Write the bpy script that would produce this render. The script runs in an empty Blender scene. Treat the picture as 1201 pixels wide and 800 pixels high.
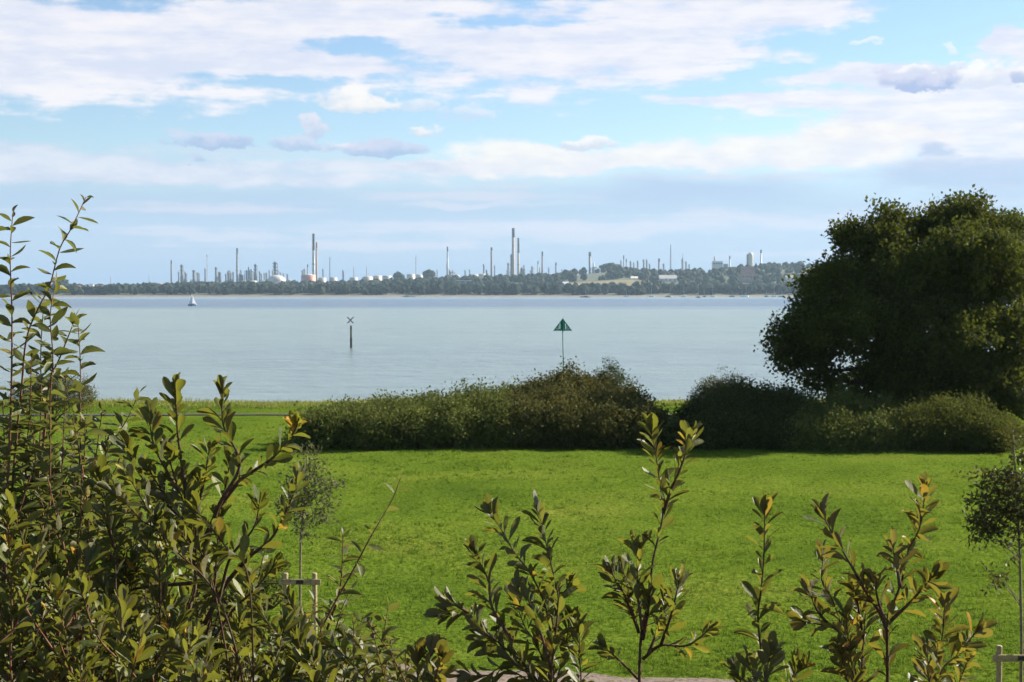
import bpy, bmesh, math, random
import numpy as np
from mathutils import Vector

random.seed(7)
RNG = np.random.default_rng(11)
rad = math.radians
S = bpy.context.scene
COL = S.collection

# ------------------------------------------------------------------ camera model
F = 1800.0
CAMZ = 7.0
PITCH = math.atan(59 / F)


def at(px, py, Y):
    """world point at distance Y in the direction of a point of the photograph"""
    u = (px - 600.5) / F
    v = (400 - py) / F
    dy = math.cos(PITCH) + v * math.sin(PITCH)
    dz = -math.sin(PITCH) + v * math.cos(PITCH)
    s = Y / dy
    return (u * s, Y, CAMZ + dz * s)


# ------------------------------------------------------------------ small tools
def tag(o, label=None, cat=None, group=None, kind=None):
    if label:
        o['label'] = label
        kind = kind or 'thing'
    if cat:
        o['category'] = cat
    if group:
        o['group'] = group
    if kind:
        o['kind'] = kind
    return o


def empty(name, loc, label, cat, group=None):
    o = bpy.data.objects.new(name, None)
    o.empty_display_size = 0.2
    COL.objects.link(o)
    o.location = loc
    return tag(o, label, cat, group)


def mesh_np(name, V, faces, mat, parent=None, smooth=False, attrs=None, k=4):
    """V (n,3) array, faces (m,k) array -> one mesh object (world coordinates, moved under its parent)"""
    V = np.asarray(V, dtype=np.float64)
    faces = np.asarray(faces, dtype=np.int32)
    off = np.array(parent_world(parent)) if parent is not None else np.zeros(3)
    me = bpy.data.meshes.new(name)
    me.vertices.add(len(V))
    me.vertices.foreach_set('co', (V - off).astype(np.float32).ravel())
    m, k = faces.shape
    me.loops.add(m * k)
    me.loops.foreach_set('vertex_index', faces.ravel())
    me.polygons.add(m)
    me.polygons.foreach_set('loop_start', np.arange(0, m * k, k, dtype=np.int32))
    me.polygons.foreach_set('loop_total', np.full(m, k, dtype=np.int32))
    me.polygons.foreach_set('use_smooth', np.full(m, smooth))
    if attrs:
        for an, a in attrs.items():
            at_ = me.attributes.new(an, 'FLOAT', 'POINT')
            at_.data.foreach_set('value', np.asarray(a, dtype=np.float32))
    me.update(calc_edges=True)
    me.materials.append(mat)
    o = bpy.data.objects.new(name, me)
    COL.objects.link(o)
    if parent is not None:
        o.parent = parent
    return o


def parent_world(p):
    x = Vector((0, 0, 0))
    while p is not None:
        x += p.location
        p = p.parent
    return x


class MB:
    """collects tubes, boxes, lathes into one mesh"""

    def __init__(self):
        self.v = []
        self.f = []

    def add(self, vs, fs):
        n = len(self.v)
        self.v.extend([tuple(p) for p in vs])
        self.f.extend([tuple(i + n for i in f) for f in fs])
        return self

    def box(self, c, sx, sy, sz, rz=0.0):
        x, y, z = c
        ca, sa = math.cos(rz), math.sin(rz)
        vs = []
        for dz in (-.5, .5):
            for dx, dy in ((-.5, -.5), (.5, -.5), (.5, .5), (-.5, .5)):
                a, b = dx * sx, dy * sy
                vs.append((x + a * ca - b * sa, y + a * sa + b * ca, z + dz * sz))
        return self.add(vs, [(3, 2, 1, 0), (4, 5, 6, 7), (0, 1, 5, 4), (1, 2, 6, 5), (2, 3, 7, 6), (3, 0, 4, 7)])

    def lathe(self, c, prof, n=12):
        """prof: list of (radius, z) bottom to top, capped"""
        x, y, z0 = c
        vs, fs = [], []
        for r, z in prof:
            for i in range(n):
                a = 2 * math.pi * i / n
                vs.append((x + r * math.cos(a), y + r * math.sin(a), z0 + z))
        for j in range(len(prof) - 1):
            for i in range(n):
                k = (i + 1) % n
                fs.append((j * n + i, j * n + k, (j + 1) * n + k, (j + 1) * n + i))
        fs.append(tuple(reversed(range(n))))
        fs.append(tuple(range((len(prof) - 1) * n, len(prof) * n)))
        return self.add(vs, fs)

    def tube(self, pts, r0, r1=None, n=6):
        r1 = r0 if r1 is None else r1
        P = [Vector(p) for p in pts]
        m = len(P)
        vs, fs = [], []
        ref = Vector((0.31, 0.87, 0.21)).normalized()
        for i, p in enumerate(P):
            t = (P[min(i + 1, m - 1)] - P[max(i - 1, 0)])
            t = t.normalized() if t.length > 1e-9 else Vector((0, 0, 1))
            a = t.cross(ref)
            if a.length < 1e-3:
                a = t.cross(Vector((1, 0, 0)))
            a.normalize()
            b = t.cross(a)
            ref_r = r0 + (r1 - r0) * i / max(m - 1, 1)
            for k in range(n):
                g = 2 * math.pi * k / n
                vs.append(p + (a * math.cos(g) + b * math.sin(g)) * ref_r)
        for j in range(m - 1):
            for k in range(n):
                l = (k + 1) % n
                fs.append((j * n + k, j * n + l, (j + 1) * n + l, (j + 1) * n + k))
        fs.append(tuple(reversed(range(n))))
        fs.append(tuple(range((m - 1) * n, m * n)))
        return self.add(vs, fs)

    def prism(self, poly, axis_vec):
        """extrude a planar polygon (list of points) by axis_vec"""
        n = len(poly)
        a = [Vector(p) for p in poly]
        b = [p + Vector(axis_vec) for p in a]
        fs = [tuple(range(n)), tuple(reversed(range(n, 2 * n)))]
        for i in range(n):
            j = (i + 1) % n
            fs.append((i, i + n, j + n, j))
        return self.add(a + b, fs)

    def build(self, name, mat, parent=None, smooth=False, bevel=0.0):
        off = parent_world(parent) if parent is not None else Vector((0, 0, 0))
        me = bpy.data.meshes.new(name)
        me.from_pydata([tuple(Vector(v) - off) for v in self.v], [], self.f)
        bm = bmesh.new()
        bm.from_mesh(me)
        bmesh.ops.recalc_face_normals(bm, faces=bm.faces)
        bm.to_mesh(me)
        bm.free()
        me.polygons.foreach_set('use_smooth', [smooth] * len(me.polygons))
        me.materials.append(mat)
        o = bpy.data.objects.new(name, me)
        COL.objects.link(o)
        if parent is not None:
            o.parent = parent
        if bevel:
            md = o.modifiers.new('bevel', 'BEVEL')
            md.width = bevel
            md.segments = 2
        return o


# numpy value noise
def vnoise(x, y, seed=0):
    def h(i, j):
        n = (i * 374761393 + j * 668265263 + seed * 982451653) & 0x7fffffff
        n = ((n ^ (n >> 13)) * 1274126177) & 0x7fffffff
        return ((n ^ (n >> 16)) & 0xffff) / 65535.0
    xi = np.floor(x).astype(np.int64)
    yi = np.floor(y).astype(np.int64)
    fx = x - xi
    fy = y - yi
    fx = fx * fx * (3 - 2 * fx)
    fy = fy * fy * (3 - 2 * fy)
    return (h(xi, yi) * (1 - fx) + h(xi + 1, yi) * fx) * (1 - fy) + (h(xi, yi + 1) * (1 - fx) + h(xi + 1, yi + 1) * fx) * fy


def sstep(a, b, x):
    t = np.clip((np.asarray(x, dtype=float) - a) / (b - a), 0, 1)
    return t * t * (3 - 2 * t)


# ------------------------------------------------------------------ materials
def newmat(name):
    m = bpy.data.materials.new(name)
    m.use_nodes = True
    nt = m.node_tree
    nt.nodes.clear()
    out = nt.nodes.new('ShaderNodeOutputMaterial')
    return m, nt, out


def nd(nt, typ, **kw):
    n = nt.nodes.new(typ)
    for k, v in kw.items():
        setattr(n, k, v)
    return n


def ramp(nt, stops, fac=None, interp='LINEAR'):
    r = nd(nt, 'ShaderNodeValToRGB')
    r.color_ramp.interpolation = interp
    els = r.color_ramp.elements
    while len(els) < len(stops):
        els.new(0.5)
    for e, (p, c) in zip(els, stops):
        e.position = p
        e.color = (*c, 1)
    if fac is not None:
        nt.links.new(fac, r.inputs[0])
    return r


def plain(name, col, rough=0.6, metal=0.0, noise=0.12, scale=3.0, stain=None, bump=0.0):
    """painted / concrete / timber surface with uneven tone and a little grime"""
    m, nt, out = newmat(name)
    b = nd(nt, 'ShaderNodeBsdfPrincipled')
    tc = nd(nt, 'ShaderNodeTexCoord')
    nz = nd(nt, 'ShaderNodeTexNoise')
    nz.inputs['Scale'].default_value = scale
    nz.inputs['Detail'].default_value = 6
    nt.links.new(tc.outputs['Object'], nz.inputs['Vector'])
    lo = tuple(c * (1 - noise * 2) for c in col)
    hi = tuple(min(1, c * (1 + noise)) for c in col)
    r = ramp(nt, [(0.3, stain or lo), (0.5, col), (0.75, hi)], nz.outputs['Fac'])
    nt.links.new(r.outputs[0], b.inputs['Base Color'])
    b.inputs['Roughness'].default_value = rough
    b.inputs['Metallic'].default_value = metal
    if rough >= .85:
        b.inputs['Specular IOR Level'].default_value = .05
    if bump:
        bp = nd(nt, 'ShaderNodeBump')
        bp.inputs['Strength'].default_value = bump
        bp.inputs['Distance'].default_value = 0.02
        nt.links.new(nz.outputs['Fac'], bp.inputs['Height'])
        nt.links.new(bp.outputs[0], b.inputs['Normal'])
    nt.links.new(b.outputs[0], out.inputs[0])
    return m


def leafmat(name, stops, under=None, transl=(0.2, 0.28, 0.03), tw=0.35, rough=0.4, spec=0.5, vein=False):
    """leaf: colour picked per leaf by the attribute rnd, paler underside, light through the blade"""
    m, nt, out = newmat(name)
    a = nd(nt, 'ShaderNodeAttribute', attribute_name='rnd')
    r = ramp(nt, stops, a.outputs['Fac'])
    colr = r.outputs[0]
    tc = nd(nt, 'ShaderNodeTexCoord')
    nz = nd(nt, 'ShaderNodeTexNoise')
    nz.inputs['Scale'].default_value = 120 if vein else 6
    nz.inputs['Detail'].default_value = 3
    nt.links.new(tc.outputs['Object'], nz.inputs['Vector'])
    mr = nd(nt, 'ShaderNodeMapRange')
    mr.inputs['To Min'].default_value = 0.45 if vein else .7
    mr.inputs['To Max'].default_value = 1.55 if vein else 1.3
    nt.links.new(nz.outputs['Fac'], mr.inputs['Value'])
    mul = nd(nt, 'ShaderNodeMix', data_type='RGBA', blend_type='MULTIPLY')
    mul.inputs['Factor'].default_value = 1
    nt.links.new(colr, mul.inputs['A'])
    nt.links.new(mr.outputs[0], mul.inputs['B'])
    colr = mul.outputs['Result']
    top = colr
    if vein:
        # pale midrib, browned rim towards the tip
        ac = nd(nt, 'ShaderNodeAttribute', attribute_name='across')
        ab = nd(nt, 'ShaderNodeMath', operation='ABSOLUTE')
        nt.links.new(ac.outputs['Fac'], ab.inputs[0])
        rb = nd(nt, 'ShaderNodeMapRange')
        rb.inputs['From Min'].default_value = .13
        rb.inputs['From Max'].default_value = .03
        rb.inputs['To Max'].default_value = .6
        nt.links.new(ab.outputs[0], rb.inputs['Value'])
        m1 = nd(nt, 'ShaderNodeMix', data_type='RGBA')
        nt.links.new(rb.outputs[0], m1.inputs['Factor'])
        nt.links.new(colr, m1.inputs['A'])
        m1.inputs['B'].default_value = (.17, .15, .045, 1)
        al = nd(nt, 'ShaderNodeAttribute', attribute_name='along')
        n9 = nd(nt, 'ShaderNodeTexNoise')
        n9.inputs['Scale'].default_value = 26
        nt.links.new(tc.outputs['Object'], n9.inputs['Vector'])
        sm = nd(nt, 'ShaderNodeMath', operation='MULTIPLY_ADD')
        nt.links.new(n9.outputs['Fac'], sm.inputs[0])
        sm.inputs[1].default_value = 1.3
        nt.links.new(al.outputs['Fac'], sm.inputs[2])
        re_ = nd(nt, 'ShaderNodeMapRange')
        re_.inputs['From Min'].default_value = 1.55
        re_.inputs['From Max'].default_value = 1.95
        re_.inputs['To Max'].default_value = .75
        nt.links.new(sm.outputs[0], re_.inputs['Value'])
        m2 = nd(nt, 'ShaderNodeMix', data_type='RGBA')
        nt.links.new(re_.outputs[0], m2.inputs['Factor'])
        nt.links.new(m1.outputs['Result'], m2.inputs['A'])
        m2.inputs['B'].default_value = (.16, .075, .018, 1)
        n10 = nd(nt, 'ShaderNodeTexNoise')
        n10.inputs['Scale'].default_value = 210
        nt.links.new(tc.outputs['Object'], n10.inputs['Vector'])
        rs = nd(nt, 'ShaderNodeMapRange')
        rs.inputs['From Min'].default_value = .66
        rs.inputs['From Max'].default_value = .72
        rs.inputs['To Max'].default_value = .7
        nt.links.new(n10.outputs['Fac'], rs.inputs['Value'])
        m3 = nd(nt, 'ShaderNodeMix', data_type='RGBA')
        nt.links.new(rs.outputs[0], m3.inputs['Factor'])
        nt.links.new(m2.outputs['Result'], m3.inputs['A'])
        m3.inputs['B'].default_value = (.07, .04, .015, 1)
        colr = m3.outputs['Result']
        top = colr
    if under is not None:
        g = nd(nt, 'ShaderNodeNewGeometry')
        mx = nd(nt, 'ShaderNodeMix', data_type='RGBA')
        nt.links.new(g.outputs['Backfacing'], mx.inputs['Factor'])
        nt.links.new(colr, mx.inputs['A'])
        mx.inputs['B'].default_value = (*under, 1)
        top = mx.outputs['Result']
    b = nd(nt, 'ShaderNodeBsdfPrincipled')
    nt.links.new(top, b.inputs['Base Color'])
    b.inputs['Roughness'].default_value = rough
    b.inputs['Specular IOR Level'].default_value = spec
    if vein:
        n8 = nd(nt, 'ShaderNodeTexNoise')
        n8.inputs['Scale'].default_value = 75
        n8.inputs['Detail'].default_value = 2
        nt.links.new(tc.outputs['Object'], n8.inputs['Vector'])
        bp = nd(nt, 'ShaderNodeBump')
        bp.inputs['Strength'].default_value = .35
        bp.inputs['Distance'].default_value = .006
        nt.links.new(n8.outputs['Fac'], bp.inputs['Height'])
        nt.links.new(bp.outputs[0], b.inputs['Normal'])
    t = nd(nt, 'ShaderNodeBsdfTranslucent')
    mt = nd(nt, 'ShaderNodeMix', data_type='RGBA')
    mt.inputs['Factor'].default_value = 0.55
    nt.links.new(colr, mt.inputs['A'])
    mt.inputs['B'].default_value = (*transl, 1)
    nt.links.new(mt.outputs['Result'], t.inputs['Color'])
    ms = nd(nt, 'ShaderNodeMixShader')
    ms.inputs[0].default_value = tw
    nt.links.new(b.outputs[0], ms.inputs[1])
    nt.links.new(t.outputs[0], ms.inputs[2])
    nt.links.new(ms.outputs[0], out.inputs[0])
    return m


M = {}
M['leaf_slender'] = leafmat('leaf_slender', [(0, (0.051, 0.067, 0.015)), (.5, (0.083, 0.095, 0.023)), (.9, (0.123, 0.129, 0.033)), (1, (0.224, 0.179, 0.033))],
                            under=(.15, .14, .07), transl=(.22, .24, .03), tw=.34, rough=.52, spec=.26, vein=True)
M['leaf_rosette'] = leafmat('leaf_rosette', [(0, (0.039, 0.056, 0.012)), (.5, (0.088, 0.105, 0.019)), (.85, (0.169, 0.169, 0.027)), (.96, (0.324, 0.251, 0.029)), (1, (0.441, 0.221, 0.029))],
                            under=(.10, .095, .045), transl=(.26, .26, .02), tw=.34, rough=.52, spec=.26, vein=True)
M['leaf_rusty'] = leafmat('leaf_rusty', [(0, (0.032, 0.053, 0.011)), (.45, (0.076, 0.099, 0.019)), (.75, (0.147, 0.146, 0.024)), (.92, (0.246, 0.172, 0.025)), (1, (0.351, 0.172, 0.028))],
                          under=(.13, .11, .055), transl=(.30, .24, .02), tw=.34, rough=.52, spec=.26, vein=True)
M['leaf_oak'] = leafmat('leaf_oak', [(0, (0.020, 0.027, 0.006)), (.5, (0.053, 0.065, 0.013)), (.9, (0.106, 0.110, 0.019)), (1, (0.150, 0.119, 0.025))],
                        transl=(.13, .15, .015), tw=.3, rough=.75, spec=.06)
M['leaf_pale'] = leafmat('leaf_pale', [(0, (.03, .05, .014)), (.5, (.06, .085, .022)), (1, (.10, .12, .03))], transl=(.12, .18, .03), tw=.3, rough=.75, spec=.06)
M['leaf_bramble'] = leafmat('leaf_bramble', [(0, (0.040, 0.058, 0.015)), (.45, (0.087, 0.112, 0.026)), (.75, (0.146, 0.161, 0.037)), (.9, (0.160, 0.096, 0.044)), (1, (0.233, 0.193, 0.058))],
                            transl=(.13, .14, .025), tw=.25, rough=.75, spec=.06)
M['leaf_brown'] = leafmat('leaf_brown', [(0, (0.029, 0.040, 0.011)), (.45, (0.065, 0.077, 0.021)), (.75, (0.106, 0.097, 0.032)), (1, (0.158, 0.149, 0.046))],
                          transl=(.15, .12, .025), tw=.25, rough=.75, spec=.06)
M['leaf_dark'] = leafmat('leaf_dark', [(0, (0.023, 0.034, 0.011)), (.6, (0.049, 0.065, 0.018)), (1, (0.108, 0.108, 0.032))], transl=(.08, .10, .015), tw=.2, rough=.75, spec=.06)
M['leaf_weed'] = leafmat('leaf_weed', [(0, (.025, .038, .010)), (.5, (.06, .075, .016)), (.82, (.11, .105, .025)), (1, (.19, .12, .06))], transl=(.14, .15, .02), tw=.28, rough=.75, spec=.06)
M['leaf_grey'] = leafmat('leaf_grey', [(0, (0.047, 0.057, 0.022)), (.6, (0.095, 0.101, 0.041)), (1, (0.176, 0.162, 0.081))], under=(.13, .13, .07), transl=(.14, .15, .05), tw=.25, rough=.7, spec=.08)
M['leaf_holm'] = leafmat('leaf_holm', [(0, (0.026, 0.036, 0.011)), (.6, (0.066, 0.067, 0.019)), (.9, (0.132, 0.090, 0.030)), (1, (0.180, 0.108, 0.036))], transl=(.12, .11, .02), tw=.25, rough=.55, spec=.2)
M['twig'] = plain('twig', (.17, .085, .05), .85, noise=.25, scale=60)
M['twig_dark'] = plain('twig_dark', (.10, .062, .038), .88, noise=.3, scale=60)
M['bark'] = plain('bark', (.07, .055, .04), .85, noise=.3, scale=8, bump=.5)
M['bark_pale'] = plain('bark_pale', (.17, .13, .085), .8, noise=.25, scale=25, bump=.3)
M['timber'] = plain('timber', (.34, .26, .135), .75, noise=.2, scale=18, bump=.2)
M['rubber'] = plain('rubber', (.02, .02, .02), .6)
M['plastic_guard'] = plain('plastic_guard', (.55, .62, .62), .4)
M['green_paint'] = plain('green_paint', (.004, .19, .11), .7, noise=.15, scale=2)
M['pile_dark'] = plain('pile_dark', (.03, .035, .03), .8, noise=.3, scale=2)
M['pile_grey'] = plain('pile_grey', (.10, .11, .085), .75, noise=.25, scale=2)
M['steel_dark'] = plain('steel_dark', (.12, .105, .10), .6, noise=.2, scale=.08)
M['steel_blue'] = plain('steel_blue', (.10, .15, .23), .55, noise=.2, scale=.08)
M['steel_grey'] = plain('steel_grey', (.20, .20, .205), .5, noise=.15, scale=.08)
M['steel_pale'] = plain('steel_pale', (.40, .40, .39), .5, noise=.12, scale=.08)
M['brick_stack'] = plain('brick_stack', (.29, .18, .145), .8, noise=.15, scale=.06)
M['concrete_stack'] = plain('concrete_stack', (.33, .25, .19), .8, noise=.15, scale=.06)
M['soot'] = plain('soot', (.07, .06, .06), .85, noise=.2, scale=.1)
M['brown_stack'] = plain('brown_stack', (.15, .11, .10), .8, noise=.15, scale=.06)
M['white_paint'] = plain('white_paint', (.43, .40, .36), .5, noise=.05, scale=.1)
M['cream_paint'] = plain('cream_paint', (.52, .45, .34), .5, noise=.08, scale=.1)
M['red_paint'] = plain('red_paint', (.42, .17, .12), .6, noise=.15, scale=.1)
M['tile_roof'] = plain('tile_roof', (.34, .16, .11), .8, noise=.2, scale=.3)
M['wall_white'] = plain('wall_white', (.74, .70, .64), .7, noise=.08, scale=.2)
M['wall_brick'] = plain('wall_brick', (.40, .27, .22), .8, noise=.15, scale=.2)
M['window_glass'] = plain('window_glass', (.04, .05, .06), .15)
M['roof_pale'] = plain('roof_pale', (.66, .68, .68), .5, noise=.06, scale=.1)
M['hull_white'] = plain('hull_white', (.72, .74, .75), .35)
M['hull_dark'] = plain('hull_dark', (.03, .05, .06), .4)
M['hull_blue'] = plain('hull_blue', (.05, .12, .20), .4)
M['sail'] = plain('sail', (.78, .79, .80), .7, noise=.05)
M['alloy'] = plain('alloy', (.5, .5, .5), .35, metal=.6)


def make_grass_ground():
    m, nt, out = newmat('lawn')
    tc = nd(nt, 'ShaderNodeTexCoord')
    n1 = nd(nt, 'ShaderNodeTexNoise')
    n1.inputs['Scale'].default_value = .16
    n1.inputs['Detail'].default_value = 5
    nt.links.new(tc.outputs['Object'], n1.inputs['Vector'])
    n2 = nd(nt, 'ShaderNodeTexNoise')
    n2.inputs['Scale'].default_value = 9
    n2.inputs['Detail'].default_value = 6
    nt.links.new(tc.outputs['Object'], n2.inputs['Vector'])
    r1 = ramp(nt, [(.3, (.054, .090, .011)), (.48, (.078, .118, .013)), (.62, (.097, .131, .017)), (.78, (.135, .146, .026))], n1.outputs['Fac'])
    r2 = ramp(nt, [(.32, (.35, .42, .35)), (.5, (1, 1, 1)), (.72, (1.5, 1.35, 1.2))], n2.outputs['Fac'])
    mx = nd(nt, 'ShaderNodeMix', data_type='RGBA', blend_type='MULTIPLY')
    mx.inputs['Factor'].default_value = 1
    nt.links.new(r1.outputs[0], mx.inputs['A'])
    nt.links.new(r2.outputs[0], mx.inputs['B'])
    # bare earth on the bank under the shrubs
    sp = nd(nt, 'ShaderNodeSeparateXYZ')
    nt.links.new(tc.outputs['Object'], sp.inputs[0])
    mr = nd(nt, 'ShaderNodeMapRange')
    mr.inputs['From Min'].default_value = .4
    mr.inputs['From Max'].default_value = 2.2
    nt.links.new(sp.outputs['Z'], mr.inputs['Value'])
    mx2 = nd(nt, 'ShaderNodeMix', data_type='RGBA')
    nt.links.new(mr.outputs[0], mx2.inputs['Factor'])
    nt.links.new(mx.outputs['Result'], mx2.inputs['A'])
    mx2.inputs['B'].default_value = (.07, .05, .03, 1)
    b = nd(nt, 'ShaderNodeBsdfPrincipled')
    b.inputs['Roughness'].default_value = .9
    b.inputs['Specular IOR Level'].default_value = .0
    nt.links.new(mx2.outputs['Result'], b.inputs['Base Color'])
    bp = nd(nt, 'ShaderNodeBump')
    bp.inputs['Strength'].default_value = .8
    bp.inputs['Distance'].default_value = .06
    nt.links.new(n2.outputs['Fac'], bp.inputs['Height'])
    nt.links.new(bp.outputs[0], b.inputs['Normal'])
    nt.links.new(b.outputs[0], out.inputs[0])
    return m


M['lawn'] = make_grass_ground()
M['blade'] = leafmat('blade', [(0, (0.051, 0.095, 0.008)), (.5, (0.081, 0.134, 0.016)), (.85, (0.121, 0.156, 0.026)), (1, (0.214, 0.189, 0.092))], transl=(.165, .25, .018), tw=.4, rough=.7, spec=.03)
M['straw'] = leafmat('straw', [(0, (.08, .13, .015)), (.5, (.17, .19, .03)), (1, (.30, .25, .09))], transl=(.3, .3, .06), tw=.4, rough=.6, spec=.2)
M['gravel'] = plain('gravel', (.17, .135, .105), .9, noise=.3, scale=14, bump=.6)
M['tarmac'] = plain('tarmac', (.07, .072, .062), .9, noise=.15, scale=6)


def make_far_ground():
    m, nt, out = newmat('far_ground')
    tc = nd(nt, 'ShaderNodeTexCoord')
    n1 = nd(nt, 'ShaderNodeTexNoise')
    n1.inputs['Scale'].default_value = .012
    n1.inputs['Detail'].default_value = 5
    nt.links.new(tc.outputs['Object'], n1.inputs['Vector'])
    r = ramp(nt, [(.3, (.025, .036, .014)), (.55, (.045, .055, .02)), (.75, (.08, .08, .035))], n1.outputs['Fac'])
    sp = nd(nt, 'ShaderNodeSeparateXYZ')
    nt.links.new(tc.outputs['Object'], sp.inputs[0])
    mr = nd(nt, 'ShaderNodeMapRange')
    mr.inputs['From Min'].default_value = -.9
    mr.inputs['From Max'].default_value = -.3
    nt.links.new(sp.outputs['Z'], mr.inputs['Value'])
    mx = nd(nt, 'ShaderNodeMix', data_type='RGBA')
    nt.links.new(mr.outputs[0], mx.inputs['Factor'])
    mx.inputs['A'].default_value = (.15, .11, .09, 1)
    nt.links.new(r.outputs[0], mx.inputs['B'])
    b = nd(nt, 'ShaderNodeBsdfPrincipled')
    b.inputs['Roughness'].default_value = .95
    nt.links.new(mx.outputs['Result'], b.inputs['Base Color'])
    nt.links.new(b.outputs[0], out.inputs[0])
    return m


M['far_ground'] = make_far_ground()
M['field'] = plain('field', (.19, .165, .09), .9, noise=.2, scale=.03)
M['wood'] = leafmat('wood', [(0, (.008, .014, .007)), (.5, (.018, .026, .010)), (.85, (.036, .042, .014)), (1, (.07, .058, .02))], transl=(.03, .04, .01), tw=.1, rough=.8, spec=.1)


M['wood_dark'] = leafmat('wood_dark', [(0, (.006, .012, .007)), (.5, (.012, .020, .010)), (.85, (.024, .030, .012)), (1, (.04, .04, .015))], transl=(.02, .03, .01), tw=.1, rough=.8, spec=.05)


def make_water():
    m, nt, out = newmat('water')
    tc = nd(nt, 'ShaderNodeTexCoord')
    sp = nd(nt, 'ShaderNodeSeparateXYZ')
    nt.links.new(tc.outputs['Object'], sp.inputs[0])
    # silt: shallow green-grey, deep bluer; dark far band also paints in wind-ruffled sky reflection
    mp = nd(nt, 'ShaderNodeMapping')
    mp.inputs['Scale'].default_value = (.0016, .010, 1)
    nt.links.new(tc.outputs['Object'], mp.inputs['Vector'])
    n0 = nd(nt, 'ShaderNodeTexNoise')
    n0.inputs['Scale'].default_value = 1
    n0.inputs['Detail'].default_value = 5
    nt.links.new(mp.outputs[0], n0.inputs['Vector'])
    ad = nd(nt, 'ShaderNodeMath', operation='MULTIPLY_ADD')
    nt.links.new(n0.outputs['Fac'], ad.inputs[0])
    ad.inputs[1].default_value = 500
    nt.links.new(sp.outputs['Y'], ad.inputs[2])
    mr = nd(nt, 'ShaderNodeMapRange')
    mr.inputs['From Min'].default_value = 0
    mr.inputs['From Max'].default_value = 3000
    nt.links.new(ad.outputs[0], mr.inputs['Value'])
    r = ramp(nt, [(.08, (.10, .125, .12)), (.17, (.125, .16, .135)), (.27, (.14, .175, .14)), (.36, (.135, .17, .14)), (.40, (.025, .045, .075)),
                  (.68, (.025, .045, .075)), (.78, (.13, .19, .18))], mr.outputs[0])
    b = nd(nt, 'ShaderNodeBsdfPrincipled')
    b.inputs['IOR'].default_value = 1.33
    b.inputs['Roughness'].default_value = .22
    mp2 = nd(nt, 'ShaderNodeMapping')
    mp2.inputs['Scale'].default_value = (.10, .45, 1)
    nt.links.new(tc.outputs['Object'], mp2.inputs['Vector'])
    n5 = nd(nt, 'ShaderNodeTexNoise')
    n5.inputs['Scale'].default_value = 1
    n5.inputs['Detail'].default_value = 8
    n5.inputs['Roughness'].default_value = .65
    nt.links.new(mp2.outputs[0], n5.inputs['Vector'])
    mv = nd(nt, 'ShaderNodeMapRange')
    mv.inputs['From Min'].default_value = .3
    mv.inputs['From Max'].default_value = .7
    mv.inputs['To Min'].default_value = .55
    mv.inputs['To Max'].default_value = 1.45
    nt.links.new(n5.outputs['Fac'], mv.inputs['Value'])
    mw = nd(nt, 'ShaderNodeMix', data_type='RGBA', blend_type='MULTIPLY')
    mw.inputs['Factor'].default_value = 1
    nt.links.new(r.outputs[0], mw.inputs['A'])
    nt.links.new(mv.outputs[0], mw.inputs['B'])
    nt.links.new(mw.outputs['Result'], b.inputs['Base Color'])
    # ripples at three sizes
    hs = None
    for sc, st, w in ((2.2, (1, .55, 1), .35), (.45, (1, .5, 1), 1.0), (.06, (1, .35, 1), 2.2)):
        mpp = nd(nt, 'ShaderNodeMapping')
        mpp.inputs['Scale'].default_value = tuple(sc * s for s in st)
        mpp.inputs['Rotation'].default_value = (0, 0, .3)
        nt.links.new(tc.outputs['Object'], mpp.inputs['Vector'])
        n = nd(nt, 'ShaderNodeTexNoise')
        n.inputs['Scale'].default_value = 1
        n.inputs['Detail'].default_value = 4
        nt.links.new(mpp.outputs[0], n.inputs['Vector'])
        k = nd(nt, 'ShaderNodeMath', operation='MULTIPLY')
        nt.links.new(n.outputs['Fac'], k.inputs[0])
        k.inputs[1].default_value = w
        if hs is None:
            hs = k.outputs[0]
        else:
            a = nd(nt, 'ShaderNodeMath', operation='ADD')
            nt.links.new(hs, a.inputs[0])
            nt.links.new(k.outputs[0], a.inputs[1])
            hs = a.outputs[0]
    bp = nd(nt, 'ShaderNodeBump')
    bp.inputs['Strength'].default_value = .9
    bp.inputs['Distance'].default_value = .4
    nt.links.new(hs, bp.inputs['Height'])
    # wind lanes: ruffled and slick water side by side
    mp3 = nd(nt, 'ShaderNodeMapping')
    mp3.inputs['Scale'].default_value = (.006, .045, 1)
    mp3.inputs['Rotation'].default_value = (0, 0, .12)
    nt.links.new(tc.outputs['Object'], mp3.inputs['Vector'])
    n6 = nd(nt, 'ShaderNodeTexNoise')
    n6.inputs['Scale'].default_value = 1
    n6.inputs['Detail'].default_value = 6
    nt.links.new(mp3.outputs[0], n6.inputs['Vector'])
    ml = nd(nt, 'ShaderNodeMapRange')
    ml.inputs['From Min'].default_value = .38
    ml.inputs['From Max'].default_value = .62
    ml.inputs['To Min'].default_value = .35
    ml.inputs['To Max'].default_value = 1.0
    nt.links.new(n6.outputs['Fac'], ml.inputs['Value'])
    nt.links.new(ml.outputs[0], bp.inputs['Strength'])
    nt.links.new(bp.outputs[0], b.inputs['Normal'])
    nt.links.new(b.outputs[0], out.inputs[0])
    return m


M['water'] = make_water()

# ------------------------------------------------------------------ light and sky
SUN_AZ, SUN_EL = rad(61), rad(29)
sd = Vector((math.sin(SUN_AZ) * math.cos(SUN_EL), math.cos(SUN_AZ) * math.cos(SUN_EL), math.sin(SUN_EL)))
sl = bpy.data.lights.new('sun', 'SUN')
sl.energy = 5.0
sl.angle = rad(.55)
sl.color = (1, .93, .80)
so = bpy.data.objects.new('sun', sl)
COL.objects.link(so)
so.location = (0, 0, 60)
so.rotation_euler = sd.to_track_quat('Z', 'Y').to_euler()

EXPO = 1.5
SKY_STR = 0.05


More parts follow.
